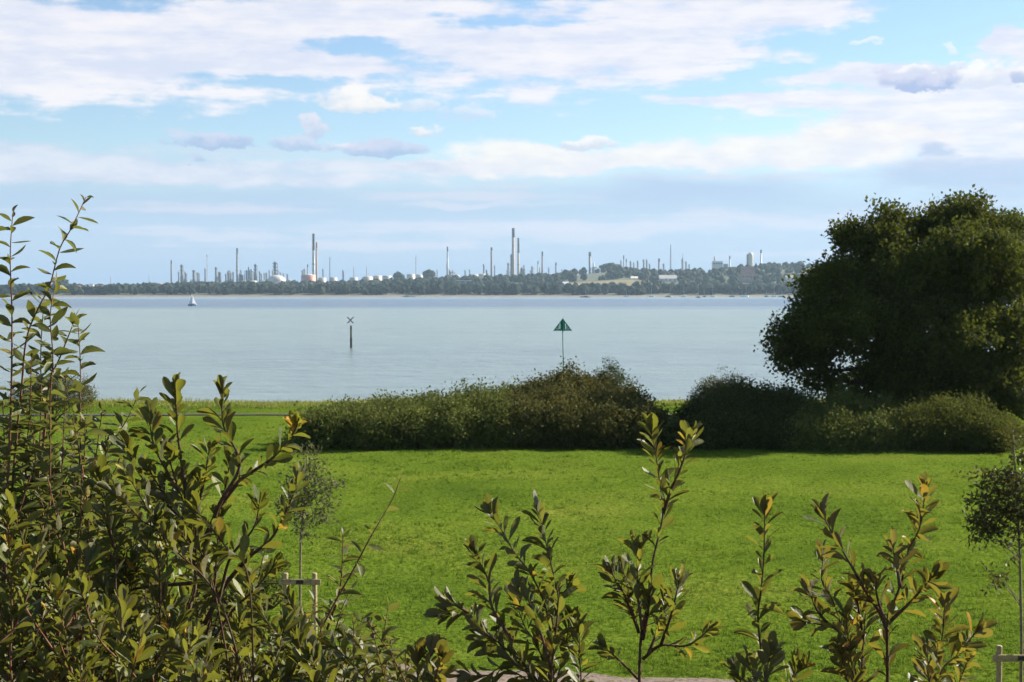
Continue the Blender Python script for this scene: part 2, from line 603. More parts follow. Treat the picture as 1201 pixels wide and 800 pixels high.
def lin(c):
    return tuple(((v / 255) / 12.92 if v / 255 <= .04045 else ((v / 255 + .055) / 1.055) ** 2.4) for v in c)


def build_world():
    w = bpy.data.worlds.new('World')
    S.world = w
    w.use_nodes = True
    nt = w.node_tree
    nt.nodes.clear()
    out = nt.nodes.new('ShaderNodeOutputWorld')
    bg = nt.nodes.new('ShaderNodeBackground')
    bg.inputs['Strength'].default_value = SKY_STR
    nt.links.new(bg.outputs[0], out.inputs[0])
    sky = nt.nodes.new('ShaderNodeTexSky')
    sky.sky_type = 'NISHITA'
    sky.sun_disc = False
    sky.sun_elevation = SUN_EL
    sky.sun_rotation = SUN_AZ
    sky.air_density = 1.0
    sky.dust_density = 0.3
    sky.ozone_density = 2.0

    def mt(op, a, b=None, c=None, clamp=False):
        n = nt.nodes.new('ShaderNodeMath')
        n.operation = op
        n.use_clamp = clamp
        for i, x in enumerate((a, b, c)):
            if x is None:
                continue
            if isinstance(x, (int, float)):
                n.inputs[i].default_value = x
            else:
                nt.links.new(x, n.inputs[i])
        return n.outputs[0]

    def smooth(x, lo, hi):
        n = nt.nodes.new('ShaderNodeMapRange')
        n.interpolation_type = 'SMOOTHSTEP'
        n.inputs['From Min'].default_value = lo
        n.inputs['From Max'].default_value = hi
        nt.links.new(x, n.inputs['Value'])
        return n.outputs[0]

    def mix(f, a, b):
        n = nt.nodes.new('ShaderNodeMix')
        n.data_type = 'RGBA'
        for s, x in (('Factor', f), ('A', a), ('B', b)):
            if isinstance(x, tuple):
                n.inputs[s].default_value = (*x, 1)
            elif isinstance(x, (int, float)):
                n.inputs[s].default_value = x
            else:
                nt.links.new(x, n.inputs[s])
        return n.outputs['Result']

    K = 1 / (SKY_STR * 2 ** EXPO)

    def cl(c):
        return tuple(v * K for v in lin(c))

    tc = nt.nodes.new('ShaderNodeTexCoord')
    sp = nt.nodes.new('ShaderNodeSeparateXYZ')
    nt.links.new(tc.outputs['Generated'], sp.inputs[0])
    U = mt('MULTIPLY', mt('ARCTAN2', sp.outputs['X'], sp.outputs['Y']), F)     # azimuth from the look direction
    V = mt('MULTIPLY', mt('ARCSINE', sp.outputs['Z']), F)                      # elevation

    def noise(su, sv, seed, det=6, rough=.55):
        cb = nt.nodes.new('ShaderNodeCombineXYZ')
        nt.links.new(mt('MULTIPLY', U, su), cb.inputs[0])
        nt.links.new(mt('MULTIPLY', V, sv), cb.inputs[1])
        cb.inputs[2].default_value = seed
        n = nt.nodes.new('ShaderNodeTexNoise')
        n.inputs['Scale'].default_value = 1
        n.inputs['Detail'].default_value = det
        n.inputs['Roughness'].default_value = rough
        nt.links.new(cb.outputs[0], n.inputs['Vector'])
        return mt('SUBTRACT', n.outputs['Fac'], .5)

    def uv(px, py):
        az = math.atan((px - 600.5) / F)
        el = math.atan((341 - py) / F * math.cos(az))
        return az * F, el * F

    def blob(px, py, a, b, w=0):
        u0, v0 = uv(px, py)
        du = mt('MULTIPLY', mt('SUBTRACT', UW[w], u0), 1 / a)
        dv = mt('MULTIPLY', mt('SUBTRACT', VW[w], v0), 1 / b)
        q = mt('ADD', mt('MULTIPLY', du, du), mt('MULTIPLY', dv, dv))
        return mt('SUBTRACT', 1, mt('SQRT', q)), dv

    def union(bs):
        r = None
        for b in bs:
            x = blob(*b)[0]
            r = x if r is None else mt('SMOOTH_MAX', r, x, .25)
        return r

    nWide = noise(1 / 210, 1 / 48, 1.3)
    nFine = noise(1 / 70, 1 / 26, 4.1, 7, .6)
    nPuff = noise(1 / 34, 1 / 22, 8.7, 6, .6)
    nStreak = noise(1 / 420, 1 / 17, 2.9, 5, .5)

    wA, wB = noise(1 / 130, 1 / 50, 12.3, 5), noise(1 / 130, 1 / 50, 15.9, 5)
    wC, wD = noise(1 / 30, 1 / 20, 21.3, 6, .6), noise(1 / 30, 1 / 20, 25.9, 6, .6)
    UW = [mt('ADD', U, mt('MULTIPLY', wA, 220)), mt('ADD', U, mt('MULTIPLY', wC, 90))]
    VW = [mt('ADD', V, mt('MULTIPLY', wB, 50)), mt('ADD', V, mt('MULTIPLY', wD, 26))]
    col = sky.outputs[0]
    # the clear sky of the photograph: a soft cyan, paler and greyer near the horizon
    tint = nt.nodes.new('ShaderNodeMix')
    tint.data_type = 'RGBA'
    tint.blend_type = 'MULTIPLY'
    tint.inputs['Factor'].default_value = 1
    nt.links.new(col, tint.inputs['A'])
    tint.inputs['B'].default_value = (*SKY_TINT, 1)
    col = tint.outputs['Result']
    # haze veil towards the horizon
    veil = mt('MULTIPLY', smooth(mt('ADD', V, mt('MULTIPLY', nWide, 60)), 165, 95), .9)
    col = mix(veil, col, cl((176, 201, 229)))
    col = mix(mt('MULTIPLY', smooth(V, 60, 0), .6), col, cl((160, 190, 224)))
    # thin pinkish streaks in the veil
    band = mt('MULTIPLY', smooth(V, 30, 55), smooth(V, 190, 130))
    col = mix(mt('MULTIPLY', mt('MULTIPLY', smooth(mt('ADD', nStreak, mt('MULTIPLY', nFine, .5)), -.02, .2), band), .75), col, cl((214, 218, 234)))
    col = mix(mt('MULTIPLY', smooth(mt('ADD', union([(720, 268, 330, 16), (230, 275, 160, 9), (900, 255, 240, 16), (560, 240, 120, 7), (1080, 300, 200, 20)]), mt('MULTIPLY', nWide, 1.3)), .1, .8), .7), col, cl((216, 219, 235)))
    # upper lavender-white sheet
    sheet = union([(90, 55, 400, 80), (420, 25, 300, 45), (650, 58, 300, 66), (850, 18, 190, 34), (40, 104, 150, 22), (330, 78, 300, 22),
                   (1010, 92, 150, 26), (925, 122, 190, 10), (1120, 128, 200, 50), (1190, 45, 40, 22), (1190, 170, 170, 40), (1185, 120, 120, 50),
                   (1400, 60, 260, 50), (-250, 70, 320, 60)])
    holes = union([(600, 30, 150, 16), (390, 55, 80, 20), (520, 20, 60, 9), (330, 97, 100, 12), (900, 88, 60, 11), (1080, 40, 120, 34)])
    s = mt('SUBTRACT', mt('ADD', mt('ADD', mt('ADD', sheet, mt('MULTIPLY', noise(1 / 150, 1 / 22, 31.7, 8, .62), 1.2)), mt('MULTIPLY', nWide, 1.1)), mt('ADD', mt('MULTIPLY', nFine, 1.0), mt('MULTIPLY', nPuff, .55))), mt('MULTIPLY', mt('MAXIMUM', holes, 0), .6))
    nTone = noise(1 / 150, 1 / 22, 31.7, 8, .62)
    tone = mix(smooth(mt('ADD', mt('MULTIPLY', nFine, .7), nTone), -.2, .2), cl((221, 227, 245)), cl((251, 247, 250)))
    col = mix(mt('MULTIPLY', smooth(s, -.02, .42), .93), col, tone)
    # creamy stratus across the middle right, lavender one on the left
    st = union([(740, 187, 300, 17), (940, 180, 190, 22), (560, 192, 160, 10), (1040, 160, 130, 24)])
    st = mt('ADD', mt('ADD', st, mt('MULTIPLY', nWide, .9)), mt('ADD', mt('MULTIPLY', nFine, .8), mt('MULTIPLY', nPuff, .6)))
    col = mix(mt('MULTIPLY', smooth(st, -.05, .5), .92), col, mix(smooth(nFine, -.2, .2), cl((231, 231, 241)), cl((254, 249, 243))))
    st2 = union([(150, 198, 330, 20), (30, 176, 110, 16), (420, 196, 180, 12), (330, 212, 260, 14)])
    st2 = mt('ADD', mt('ADD', st2, mt('MULTIPLY', nWide, 1.0)), mt('MULTIPLY', nFine, .6))
    col = mix(mt('MULTIPLY', smooth(st2, -.05, .6), .85), col, mix(smooth(nFine, -.2, .2), cl((200, 213, 236)), cl((231, 233, 243))))
    # slate-blue shade under the right-hand clouds
    sl_ = mt('ADD', union([(1130, 205, 190, 26), (800, 225, 200, 24), (1100, 180, 40, 10)]), mt('MULTIPLY', nWide, .8))
    col = mix(mt('MULTIPLY', smooth(sl_, .0, .7), .8), col, cl((178, 200, 231)))
    # small cumulus, white tops and grey-blue undersides
    for (px, py, a, b, top, bot, op) in [
        (405, 118, 40, 15, (253, 250, 247), (236, 237, 245), .97), (432, 127, 44, 14, (252, 248, 245), (230, 233, 243), .95), (492, 126, 34, 14, (240, 242, 248), (222, 232, 246), .8),
        (548, 136, 40, 12, (232, 236, 246), (216, 228, 246), .7), (503, 156, 26, 8, (247, 244, 244), (226, 230, 242), .9),
        (366, 152, 15, 24, (232, 231, 242), (206, 214, 236), .9), (398, 174, 34, 9, (236, 234, 243), (214, 220, 238), .9), (345, 170, 52, 12, (214, 220, 239), (190, 205, 232), .9),
        (255, 166, 62, 15, (212, 218, 238), (181, 199, 230), .95), (230, 190, 20, 8, (196, 209, 234), (186, 204, 232), .8),
        (452, 177, 62, 14, (206, 214, 236), (182, 200, 230), .95), (690, 170, 30, 13, (250, 247, 246), (226, 226, 238), .95),
        (1088, 98, 66, 20, (214, 218, 240), (180, 194, 230), .97), (1075, 84, 24, 9, (250, 247, 249), (226, 229, 244), .9), (1112, 82, 26, 10, (252, 249, 250), (228, 230, 244), .9), (1155, 92, 52, 22, (254, 251, 250), (232, 233, 245), .97), (1200, 92, 22, 14, (214, 216, 238), (190, 200, 230), .95),
        (1112, 62, 12, 7, (246, 248, 252), (236, 242, 250), .7), (1012, 51, 24, 4, (248, 248, 250), (240, 244, 250), .7)]:
        m_, dv = blob(px, py, a, b, 1)
        # flat base: the underside is cut more sharply than the billowing top
        m_ = mt('SUBTRACT', m_, mt('MULTIPLY', smooth(dv, -.35, -.75), .7))
        m_ = mt('ADD', m_, mt('ADD', mt('MULTIPLY', nPuff, 1.5), mt('MULTIPLY', nFine, .8)))
        c_ = mix(smooth(mt('ADD', dv, mt('MULTIPLY', nPuff, 1.6)), -.35, .55), cl((bot[0] - 14, bot[1] - 7, bot[2] - 4)), cl(top))
        col = mix(mt('MULTIPLY', smooth(m_, .02, .46), op * .95), col, c_)
    # broken cloud over the rest of the sky
    hi = smooth(V, 380, 620)
    ov = nt.nodes.new('ShaderNodeTexNoise')
    ov.inputs['Scale'].default_value = 2.2
    ov.inputs['Detail'].default_value = 6
    nt.links.new(tc.outputs['Generated'], ov.inputs['Vector'])
    col = mix(mt('MULTIPLY', mt('MULTIPLY', smooth(ov.outputs['Fac'], .5, .66), hi), .8), col, cl((215, 217, 228)))
    nt.links.new(col, bg.inputs['Color'])
    w.cycles.sampling_method = 'MANUAL'
    w.cycles.sample_map_resolution = 1024


SKY_TINT = (.90, .97, 1.06)
build_world()

# ------------------------------------------------------------------ near ground
PATH_C = [(-60, 31.0), (-20, 28.6), (-6, 27.7), (-1.6, 27.2), (3.5, 26.3), (6.5, 24.9), (10, 22.6), (20, 21.5), (60, 23)]


def path_y(x):
    return np.interp(x, [p[0] for p in PATH_C], [p[1] for p in PATH_C])


PATH_W = 1.05   # half width
VERGE_PATH = (85.7, 86.6)


def gz(x, y):
    x = np.asarray(x, dtype=float)
    y = np.asarray(y, dtype=float)
    z = 5.3 * (1 - sstep(4.9, 18.5, y))
    und = (vnoise(x / 14, y / 5.5, 3) - .5) * .22 + (vnoise(x / 4.5, y / 2.2, 5) - .5) * .12 + (vnoise(x / 1.5, y / 1.1, 9) - .5) * .10
    flat = sstep(1.0, 2.4, np.abs(y - path_y(x))) * (1 - sstep(82, 85, y) * (1 - sstep(87, 88.5, y)))
    z = z + und * sstep(19, 22, y) * flat * (1 - sstep(93, 95, y))
    z = z + .22 * sstep(88, 92, y) * (1 - sstep(94, 95, y))
    z = z - 3.9 * sstep(94.5, 99, y) - 3 * sstep(99, 150, y)
    return z


xs = np.concatenate([np.linspace(-3000, -150, 20), np.linspace(-140, -52, 30), np.arange(-50, 52, .42), np.linspace(54, 140, 30), np.linspace(150, 3000, 20)])
ys = np.concatenate([np.linspace(-200, -5, 12), np.linspace(0, 20, 41), np.arange(20.4, 100, .42), np.linspace(101, 160, 20), np.linspace(200, 2400, 10)])
GX, GY = np.meshgrid(xs, ys)
GZ = gz(GX, GY)
nx, ny = len(xs), len(ys)
idx = np.arange(nx * ny).reshape(ny, nx)
fq = np.stack([idx[:-1, :-1], idx[:-1, 1:], idx[1:, 1:], idx[1:, :-1]], -1).reshape(-1, 4)
g = mesh_np('ground', np.stack([GX, GY, GZ], -1).reshape(-1, 3), fq, M['lawn'], smooth=True)
tag(g, kind='structure')


def strip(name, mat, xs_, y0f, y1f, lift):
    V, Fq = [], []
    for i, x in enumerate(xs_):
        for y in (y0f(x), y1f(x)):
            V.append((x, y, float(gz(x, y)) + lift))
        if i:
            a = 2 * (i - 1)
            Fq.append((a, a + 2, a + 3, a + 1))
    o = mesh_np(name, np.array(V), np.array(Fq), mat)
    return tag(o, kind='structure')


strip('gravel_path', M['gravel'], np.arange(-60, 60, .5), lambda x: float(path_y(x)) - PATH_W, lambda x: float(path_y(x)) + PATH_W + .12 * math.sin(x * 2.1) + .07 * math.sin(x * 5.3), .03)
strip('shore_path', M['tarmac'], np.arange(-140, 140, 1.0), lambda x: VERGE_PATH[0] + .22 * math.sin(x * .31) + .1 * math.sin(x * 1.7), lambda x: VERGE_PATH[1] + .22 * math.sin(x * .31 + .3) + .1 * math.sin(x * 1.3), .05)

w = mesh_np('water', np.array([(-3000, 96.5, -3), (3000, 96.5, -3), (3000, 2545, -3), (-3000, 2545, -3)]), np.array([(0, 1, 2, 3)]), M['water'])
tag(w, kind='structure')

# ------------------------------------------------------------------ grass blades
def quad_blades(name, P, H, W, mat, lean=.5, rnd=None):
    n = len(P)
    a = RNG.uniform(0, 2 * np.pi, n)
    side = np.stack([np.cos(a), np.sin(a), np.zeros(n)], -1)
    ln = np.stack([RNG.normal(0, lean, n), RNG.normal(0, lean, n), np.ones(n)], -1)
    ln /= np.linalg.norm(ln, axis=1)[:, None]
    b0 = P - side * W[:, None] / 2
    b1 = P + side * W[:, None] / 2
    mid = P + ln * H[:, None] * .6
    tip = P + ln * H[:, None] + np.stack([RNG.normal(0, .3, n) * H, RNG.normal(0, .3, n) * H, np.zeros(n)], -1)
    m0 = mid - side * W[:, None] * .38
    m1 = mid + side * W[:, None] * .38
    V = np.stack([b0, b1, m1, m0, tip], 1).reshape(-1, 3)
    i = np.arange(n)[:, None] * 5
    tri = np.concatenate([np.concatenate([i, i + 1, i + 2], 1), np.concatenate([i, i + 2, i + 3], 1), np.concatenate([i + 3, i + 2, i + 4], 1)])
    r = RNG.uniform(0, 1, n) if rnd is None else rnd
    return mesh_np(name, V, tri, mat, attrs={'rnd': np.repeat(r, 5)})


def lawn_blades():
    N = 520000
    inv = RNG.uniform(1 / 96, 1 / 19.5, N)
    d = 1 / inv
    x = RNG.uniform(-1, 1, N) * (.36 * d + 3)
    dens = vnoise(x / 1.3, d / 1.0, 21) * .6 + vnoise(x / .45, d / .4, 22) * .4
    keep = RNG.uniform(0, 1, N) < np.clip(dens * 1.7, .25, 1)
    keep &= (np.abs(d - path_y(x)) > PATH_W + .05 + RNG.uniform(-.15, .1, N)) & ~((d > VERGE_PATH[0] + .3) & (d < VERGE_PATH[1] - .25)) & (d < 94.3)
    x, d, dens = x[keep], d[keep], dens[keep]
    n = len(x)
    tall = vnoise(x / .8, d / .6, 31)
    edge = np.exp(-((np.abs(d - path_y(x)) - PATH_W - .3) / .35) ** 2)
    H = RNG.uniform(.03, .065, n) * (1 + 1.2 * np.clip(tall - .72, 0, 1) / .28) * (1 + 1.4 * edge) * (1 + .8 * sstep(87, 89, d))
    W = RNG.uniform(.005, .010, n) * (d / 24) ** .9
    P = np.stack([x, d, gz(x, d) - .005], -1)
    big = vnoise(x / 5, d / 5, 41)
    r = np.clip(RNG.uniform(0, .8, n) * .7 + big * .35, 0, 1)
    r[RNG.uniform(0, 1, n) < .03] = 1
    tag(quad_blades('grass', P, H, W, M['blade'], .55, r), kind='stuff')
    # coarser tufts standing in the sward
    nt_ = 15000
    dt = 1 / RNG.uniform(1 / 94, 1 / 22, nt_)
    xt = RNG.uniform(-1, 1, nt_) * (.36 * dt + 3)
    kp = (np.abs(dt - path_y(xt)) > PATH_W + .25) & ~((dt > 85.2) & (dt < 87.2)) & (vnoise(xt / 4, dt / 3, 44) > RNG.uniform(.15, .75, nt_))
    xt, dt = xt[kp], dt[kp]
    q = 12
    sz = RNG.uniform(.5, 1.25, len(xt))
    rx = np.repeat(xt, q) + RNG.normal(0, .10, len(xt) * q) * np.repeat(sz, q)
    ry = np.repeat(dt, q) + RNG.normal(0, .06, len(xt) * q) * np.repeat(sz, q)
    tag(quad_blades('grass_tufts', np.stack([rx, ry, gz(rx, ry) - .01], -1), RNG.uniform(.07, .15, len(rx)) * np.repeat(sz, q), RNG.uniform(.012, .022, len(rx)) * (ry / 30) ** .7,
                    M['blade'], .45, np.clip(np.repeat(RNG.uniform(0, .6, len(xt)), q) + RNG.uniform(0, .25, len(rx)), 0, 1)), kind='stuff')
    # rank seeding grass on the sea-wall verge
    n = 26000
    x = RNG.uniform(-60, 60, n)
    y = RNG.uniform(90.5, 94.8, n)
    k = vnoise(x / 2.2, y / 1.0, 51)
    H = RNG.uniform(.12, .32, n) * (.4 + 1.1 * k)
    tag(quad_blades('verge_grass', np.stack([x, y, gz(x, y)], -1), H, RNG.uniform(.02, .04, n), M['straw'], .35), kind='stuff')


lawn_blades()

# ------------------------------------------------------------------ leaves
def make_leaf_hi(wd):
    xs_ = [0.0, .14, .36, .6, .8, .93, 1.0]
    V, Fc = [], []
    for x, wv in zip(xs_, wd):
        z = -.20 * x * x
        V += [(x, -wv, z + .30 * wv), (x, 0, z - .02), (x, wv, z + .30 * wv)]
    for i in range(6):
        a = 3 * i
        Fc += [(a, a + 3, a + 4, a + 1), (a + 1, a + 4, a + 5, a + 2)]
    return np.array(V), np.array(Fc)


LEAF_HI = make_leaf_hi([.03, .24, .46, .48, .32, .14, .01])       # pointed oval
LEAF_OB = make_leaf_hi([.03, .13, .34, .50, .47, .31, .06])       # wider and blunt towards the tip
LEAF_LO = (np.array([(0, 0, 0), (.45, -.5, .08), (1, 0, -.06), (.5, .5, .08)]), np.array([(0, 1, 2, 3)]))


def norm(a):
    return a / np.maximum(np.linalg.norm(a, axis=1), 1e-9)[:, None]


def leaf_mesh(name, P, D, Nn, L, W, rnd, mat, parent, tmpl=LEAF_LO, curl=None):
    TV, TF = tmpl
    n, m = len(P), len(TV)
    D = norm(D)
    side = norm(np.cross(Nn, D))
    up = np.cross(D, side)
    curl = np.ones(n) if curl is None else curl
    V = (P[:, None, :] + D[:, None, :] * (TV[None, :, 0:1] * L[:, None, None])
         + side[:, None, :] * (TV[None, :, 1:2] * W[:, None, None])
         + up[:, None, :] * (TV[None, :, 2:3] * (L * curl)[:, None, None]))
    Fc = (TF[None] + (np.arange(n) * m)[:, None, None]).reshape(-1, TF.shape[1])
    return mesh_np(name, V.reshape(-1, 3), Fc, mat, parent, smooth=m > 4, attrs={'rnd': np.repeat(rnd, m), 'across': np.tile(TV[:, 1] * 2, n), 'along': np.tile(TV[:, 0], n)} if m > 4 else {'rnd': np.repeat(rnd, m)})


class Leaves:
    def __init__(self):
        self.d = []

    def add(self, p, d, n, L, W, r, c=1.0):
        self.d.append((*p, *d, *n, L, W, r, c))

    def build(self, name, mat, parent, tmpl=LEAF_HI):
        a = np.array(self.d)
        return leaf_mesh(name, a[:, 0:3], a[:, 3:6], a[:, 6:9], a[:, 9], a[:, 10], a[:, 11], mat, parent, tmpl, a[:, 12])


def resample(pts, step):
    """Catmull-Rom through pts, resampled evenly"""
    P = [np.array(p, dtype=float) for p in pts]
    if len(P) == 2:
        P.insert(1, (P[0] + P[1]) / 2 + RNG.normal(0, .004, 3))
    Q = [2 * P[0] - P[1]] + P + [2 * P[-1] - P[-2]]
    out = []
    for i in range(1, len(Q) - 2):
        p0, p1, p2, p3 = Q[i - 1], Q[i], Q[i + 1], Q[i + 2]
        k = max(2, int(np.linalg.norm(p2 - p1) / step))
        for t in np.linspace(0, 1, k, endpoint=False):
            out.append(.5 * ((2 * p1) + (-p0 + p2) * t + (2 * p0 - 5 * p1 + 4 * p2 - p3) * t * t + (-p0 + 3 * p1 - 3 * p2 + p3) * t ** 3))
    out.append(P[-1])
    return np.array(out)


def shoot(pts_tip_first, mb, lv, style, L=.06, wr=.45, r_base=.005, leafy=1.0, gap=None, dens=1.0, tone=0.0):
    """one leafy shoot: a tapered stem and its leaves. pts run from the tip down"""
    C = resample(pts_tip_first, .012)
    mb.tube([tuple(p) for p in C[::-1]], r_base, .0014, 6)
    seg = np.linalg.norm(np.diff(C, axis=0), axis=1)
    sarr = np.concatenate([[0], np.cumsum(seg)])
    tot = sarr[-1]
    ang = random.uniform(0, 6.28)
    s = 0.0
    k = 0
    while s < tot * leafy:
        i = min(int(np.searchsorted(sarr, s)), len(C) - 1)
        if not (gap and gap[0] < s / tot < gap[1]):
            t = C[max(i - 1, 0)] - C[min(i + 1, len(C) - 1)]
            t = t / max(np.linalg.norm(t), 1e-9)
            a = np.cross(t, (.3, .8, .1))
            a /= np.linalg.norm(a)
            b = np.cross(t, a)
            radial = a * math.cos(ang) + b * math.sin(ang)
            if style == 'slender':
                op = rad(min(25 + k * 14, 62) + random.uniform(-14, 18))
                ll = L * random.uniform(.72, 1.15) * (min(1, .45 + k * .14))
                dr = -.18
            else:
                op = rad(min(8 + k * 2.6, 40) + random.uniform(-9, 15))
                ll = L * random.uniform(.55, 1.2) * (min(1, .6 + k * .1))
                dr = -.05
            d = t * math.cos(op) + radial * math.sin(op) + np.array((0, 0, dr * random.random()))
            d /= np.linalg.norm(d)
            n = t - d * np.dot(t, d) + RNG.normal(0, .32, 3)
            if np.linalg.norm(n) < .1:
                n = -radial
            r_ = min(random.betavariate(1.5, 2.4) + tone * .6 + (.18 * max(0, 1 - k / 5) if style != 'slender' else 0), random.uniform(.78, 1))
            if random.random() < .03:
                r_ = 1
            lv.add(C[i] + radial * .002, d, n, ll, ll * wr * random.uniform(.68, 1.22), min(max(r_, 0), 1), random.uniform(-.5, 1.5))
        ang += 2.4 + random.uniform(-.35, .35)
        if style == 'slender':
            s += random.uniform(.012, .022) / dens * (.5 if k < 3 else 1)
        else:
            s += random.uniform(.004, .009) / dens * (.4 if k < 8 else (1 + (k - 8) * .035))
        k += 1


def px_pts(pts, Y, wob=.05):
    o = []
    y = Y
    for (a, b) in pts:
        o.append(at(a, b, y))
        y += random.uniform(-wob, wob)
    return o


def shrub(label, name, root_px, Y, shoots, style, leaf, twig, L, wr, fill=None, dens=1.0, tone=0.0, r_base=.0055, group='shrubs growing on the bank in front'):
    """shoots: traced (points tip first, options). fill: (n, function giving tip px/py, Y range)"""
    bx, by, _ = at(root_px, 700, Y)
    bz = float(gz(bx, by))
    root = empty(name, (bx, by, bz), label, 'shrub', group)
    for sh in shoots:
        pts, opt = sh if isinstance(sh, tuple) else (sh, {})
        mb, lv = MB(), Leaves()
        y = Y + opt.get('dy', random.uniform(-.15, .15))
        p = px_pts(pts, y)
        rb = opt.get('r', r_base)
        if opt.get('root', pts[-1][1] > 770):
            last = p[-1]
            p.append(tuple(np.array(last) * .55 + np.array((bx, by, bz)) * .45 + np.array((0, 0, .05))))
            p.append((bx + random.uniform(-.06, .06), by + random.uniform(-.06, .06), bz - .05))
        shoot(p, mb, lv, opt.get('style', style), opt.get('L', L), wr, rb, opt.get('leafy', .62), opt.get('gap'), opt.get('dens', dens), opt.get('tone', tone))
        st = mb.build('stem', M[twig], root, smooth=True)
        if lv.d:
            lv.build('foliage', M[leaf], st, LEAF_HI if style == 'slender' else LEAF_OB)
    if fill:
        nf, fn, yr, fstyle = fill
        mb, lv = MB(), Leaves()
        for i in range(nf):
            px, py = fn()
            y = random.uniform(*yr)
            tip = np.array(at(px, py, y))
            ln = random.uniform(.16, .36)
            lean = RNG.normal(0, .28, 3)
            lean[2] = 0
            b1 = tip - np.array((0, 0, 1)) * ln + lean * ln
            mid = (tip + b1) / 2 + RNG.normal(0, .02, 3)
            bs = np.array((bx, by, bz))
            low = b1 * .5 + (bs + RNG.normal(0, .18, 3) * (1, 1, 0)) * .5 + np.array((0, 0, -.05))
            low[2] = max(low[2], float(gz(low[0], low[1])) + .02)
            shoot([tip, mid, b1, low], mb, lv, fstyle, L * random.uniform(.85, 1.1), wr, .0042, ln / (ln + np.linalg.norm(low - b1)) * 1.15, None, dens * random.uniform(.8, 1.15), tone + random.uniform(-.1, .1))
        st = mb.build('branches', M[twig], root, smooth=True)
        lv.build('foliage', M[leaf], st, LEAF_HI if style == 'slender' else LEAF_OB)
    return root


def below(xy, lo, hi, ymax=880):
    """random tip under an outline: xy is the polyline of the mass's top"""
    X = [p[0] for p in xy]
    Yv = [p[1] for p in xy]

    def f():
        px = random.uniform(lo, hi)
        y0 = float(np.interp(px, X, Yv))
        return px, y0 + (ymax - y0) * random.random() ** 1.15
    return f


# far-left shrub: tall reddish shoots against the water
shrub('tall shrub of slender reddish shoots rising above the water on the far left', 'shrub', 20, 4.5, [
    ([(15, 250), (12, 301), (14, 370), (13, 470), (8, 600), (4, 760)], dict(leafy=.8, L=.066, dens=.95)),
    ([(101, 231), (84, 267), (70, 292), (58, 336), (45, 361), (31, 398), (25, 457), (14, 580), (8, 760)], dict(leafy=.75, dens=1.0, L=.062)),
    ([(66, 330), (59, 370), (62, 420), (59, 470), (58, 600), (50, 780)], dict(leafy=.8)),
    ([(52, 348), (48, 407), (48, 470), (45, 580), (40, 780)], dict(leafy=.8)),
    ([(89, 372), (70, 420), (58, 450), (50, 530)], dict(leafy=.7, root=False)),
    ([(91, 372), (94, 420), (94, 460), (92, 560), (70, 780)], dict(leafy=.85)),
    ([(163, 460), (150, 490), (120, 540), (95, 610), (70, 780)], dict(leafy=.6, style='slender')),
    ([(37, 420), (35, 480), (30, 560), (26, 780)], dict(leafy=.7)),
    ([(77, 440), (75, 500), (70, 600), (60, 790)], dict(leafy=.7)),
    ([(120, 480), (112, 540), (100, 640), (80, 800)], dict(leafy=.7)),
    ([(3, 470), (5, 540), (4, 780)], dict(leafy=.7)),
], 'slender', 'leaf_slender', 'twig', .062, .42, dens=1.1,
    fill=(150, below([(-120, 450), (0, 470), (60, 480), (130, 500), (190, 560)], -120, 190), (4.25, 4.95), 'slender'))

# big dark shrub in front on the left, leaf rosettes on crooked dark wood
shrub('large dark leafy shrub with crooked dark branches and leaf rosettes, left of the sapling', 'shrub', 245, 4.0, [
    ([(236, 560), (231, 590), (230, 650), (229, 690), (222, 720), (228, 765), (245, 800)], dict(r=.013, leafy=.12, dy=0)),
    ([(206, 452), (207, 480), (209, 513), (218, 571), (230, 600)], dict(root=False, leafy=.8, r=.0065, dy=0)),
    ([(261, 456), (262, 499), (281, 545), (255, 597), (236, 660)], dict(root=False, leafy=.5, r=.008, dy=0)),
    ([(350, 494), (343, 510), (321, 536), (295, 554), (281, 564), (255, 597)], dict(root=False, leafy=.75, r=.007, dy=0)),
    ([(175, 484), (180, 520), (200, 560), (228, 600)], dict(root=False, leafy=.8, dy=0)),
    ([(146, 516), (160, 550), (185, 580), (215, 610)], dict(root=False, leafy=.8, dy=0)),
    ([(246, 524), (240, 560), (231, 600)], dict(root=False, leafy=.75, dy=0)),
    ([(172, 548), (190, 575), (207, 600), (226, 640)], dict(root=False, leafy=.7, dy=0)),
    ([(196, 520), (205, 560), (226, 600)], dict(root=False, leafy=.8, dy=0)),
    ([(270, 540), (262, 580), (240, 630)], dict(root=False, leafy=.5, dy=.1)),
    ([(125, 682), (150, 690), (185, 687), (225, 684)], dict(root=False, leafy=.3, dy=0, r=.006)),
    ([(187, 614), (207, 632), (229, 662)], dict(root=False, leafy=.25, r=.007, dy=0)),
    ([(350, 556), (345, 577), (321, 628), (292, 654), (262, 690), (228, 757)], dict(root=False, leafy=.5, r=.0085, dy=0, dens=.7)),
    ([(305, 586), (297, 620), (270, 655), (258, 700)], dict(root=False, leafy=.6, dens=.8)),
    ([(258, 602), (255, 640), (250, 700), (240, 760)], dict(root=False, leafy=.5, tone=.25)),
    ([(325, 660), (300, 690), (270, 720), (240, 770)], dict(root=False, leafy=.5, dens=.7)),
], 'rosette', 'leaf_rosette', 'twig_dark', .057, .38,
    fill=(75, below([(110, 540), (170, 520), (225, 560), (270, 640), (340, 700), (380, 740)], 110, 380), (3.75, 4.6), 'rosette'), dens=.8)

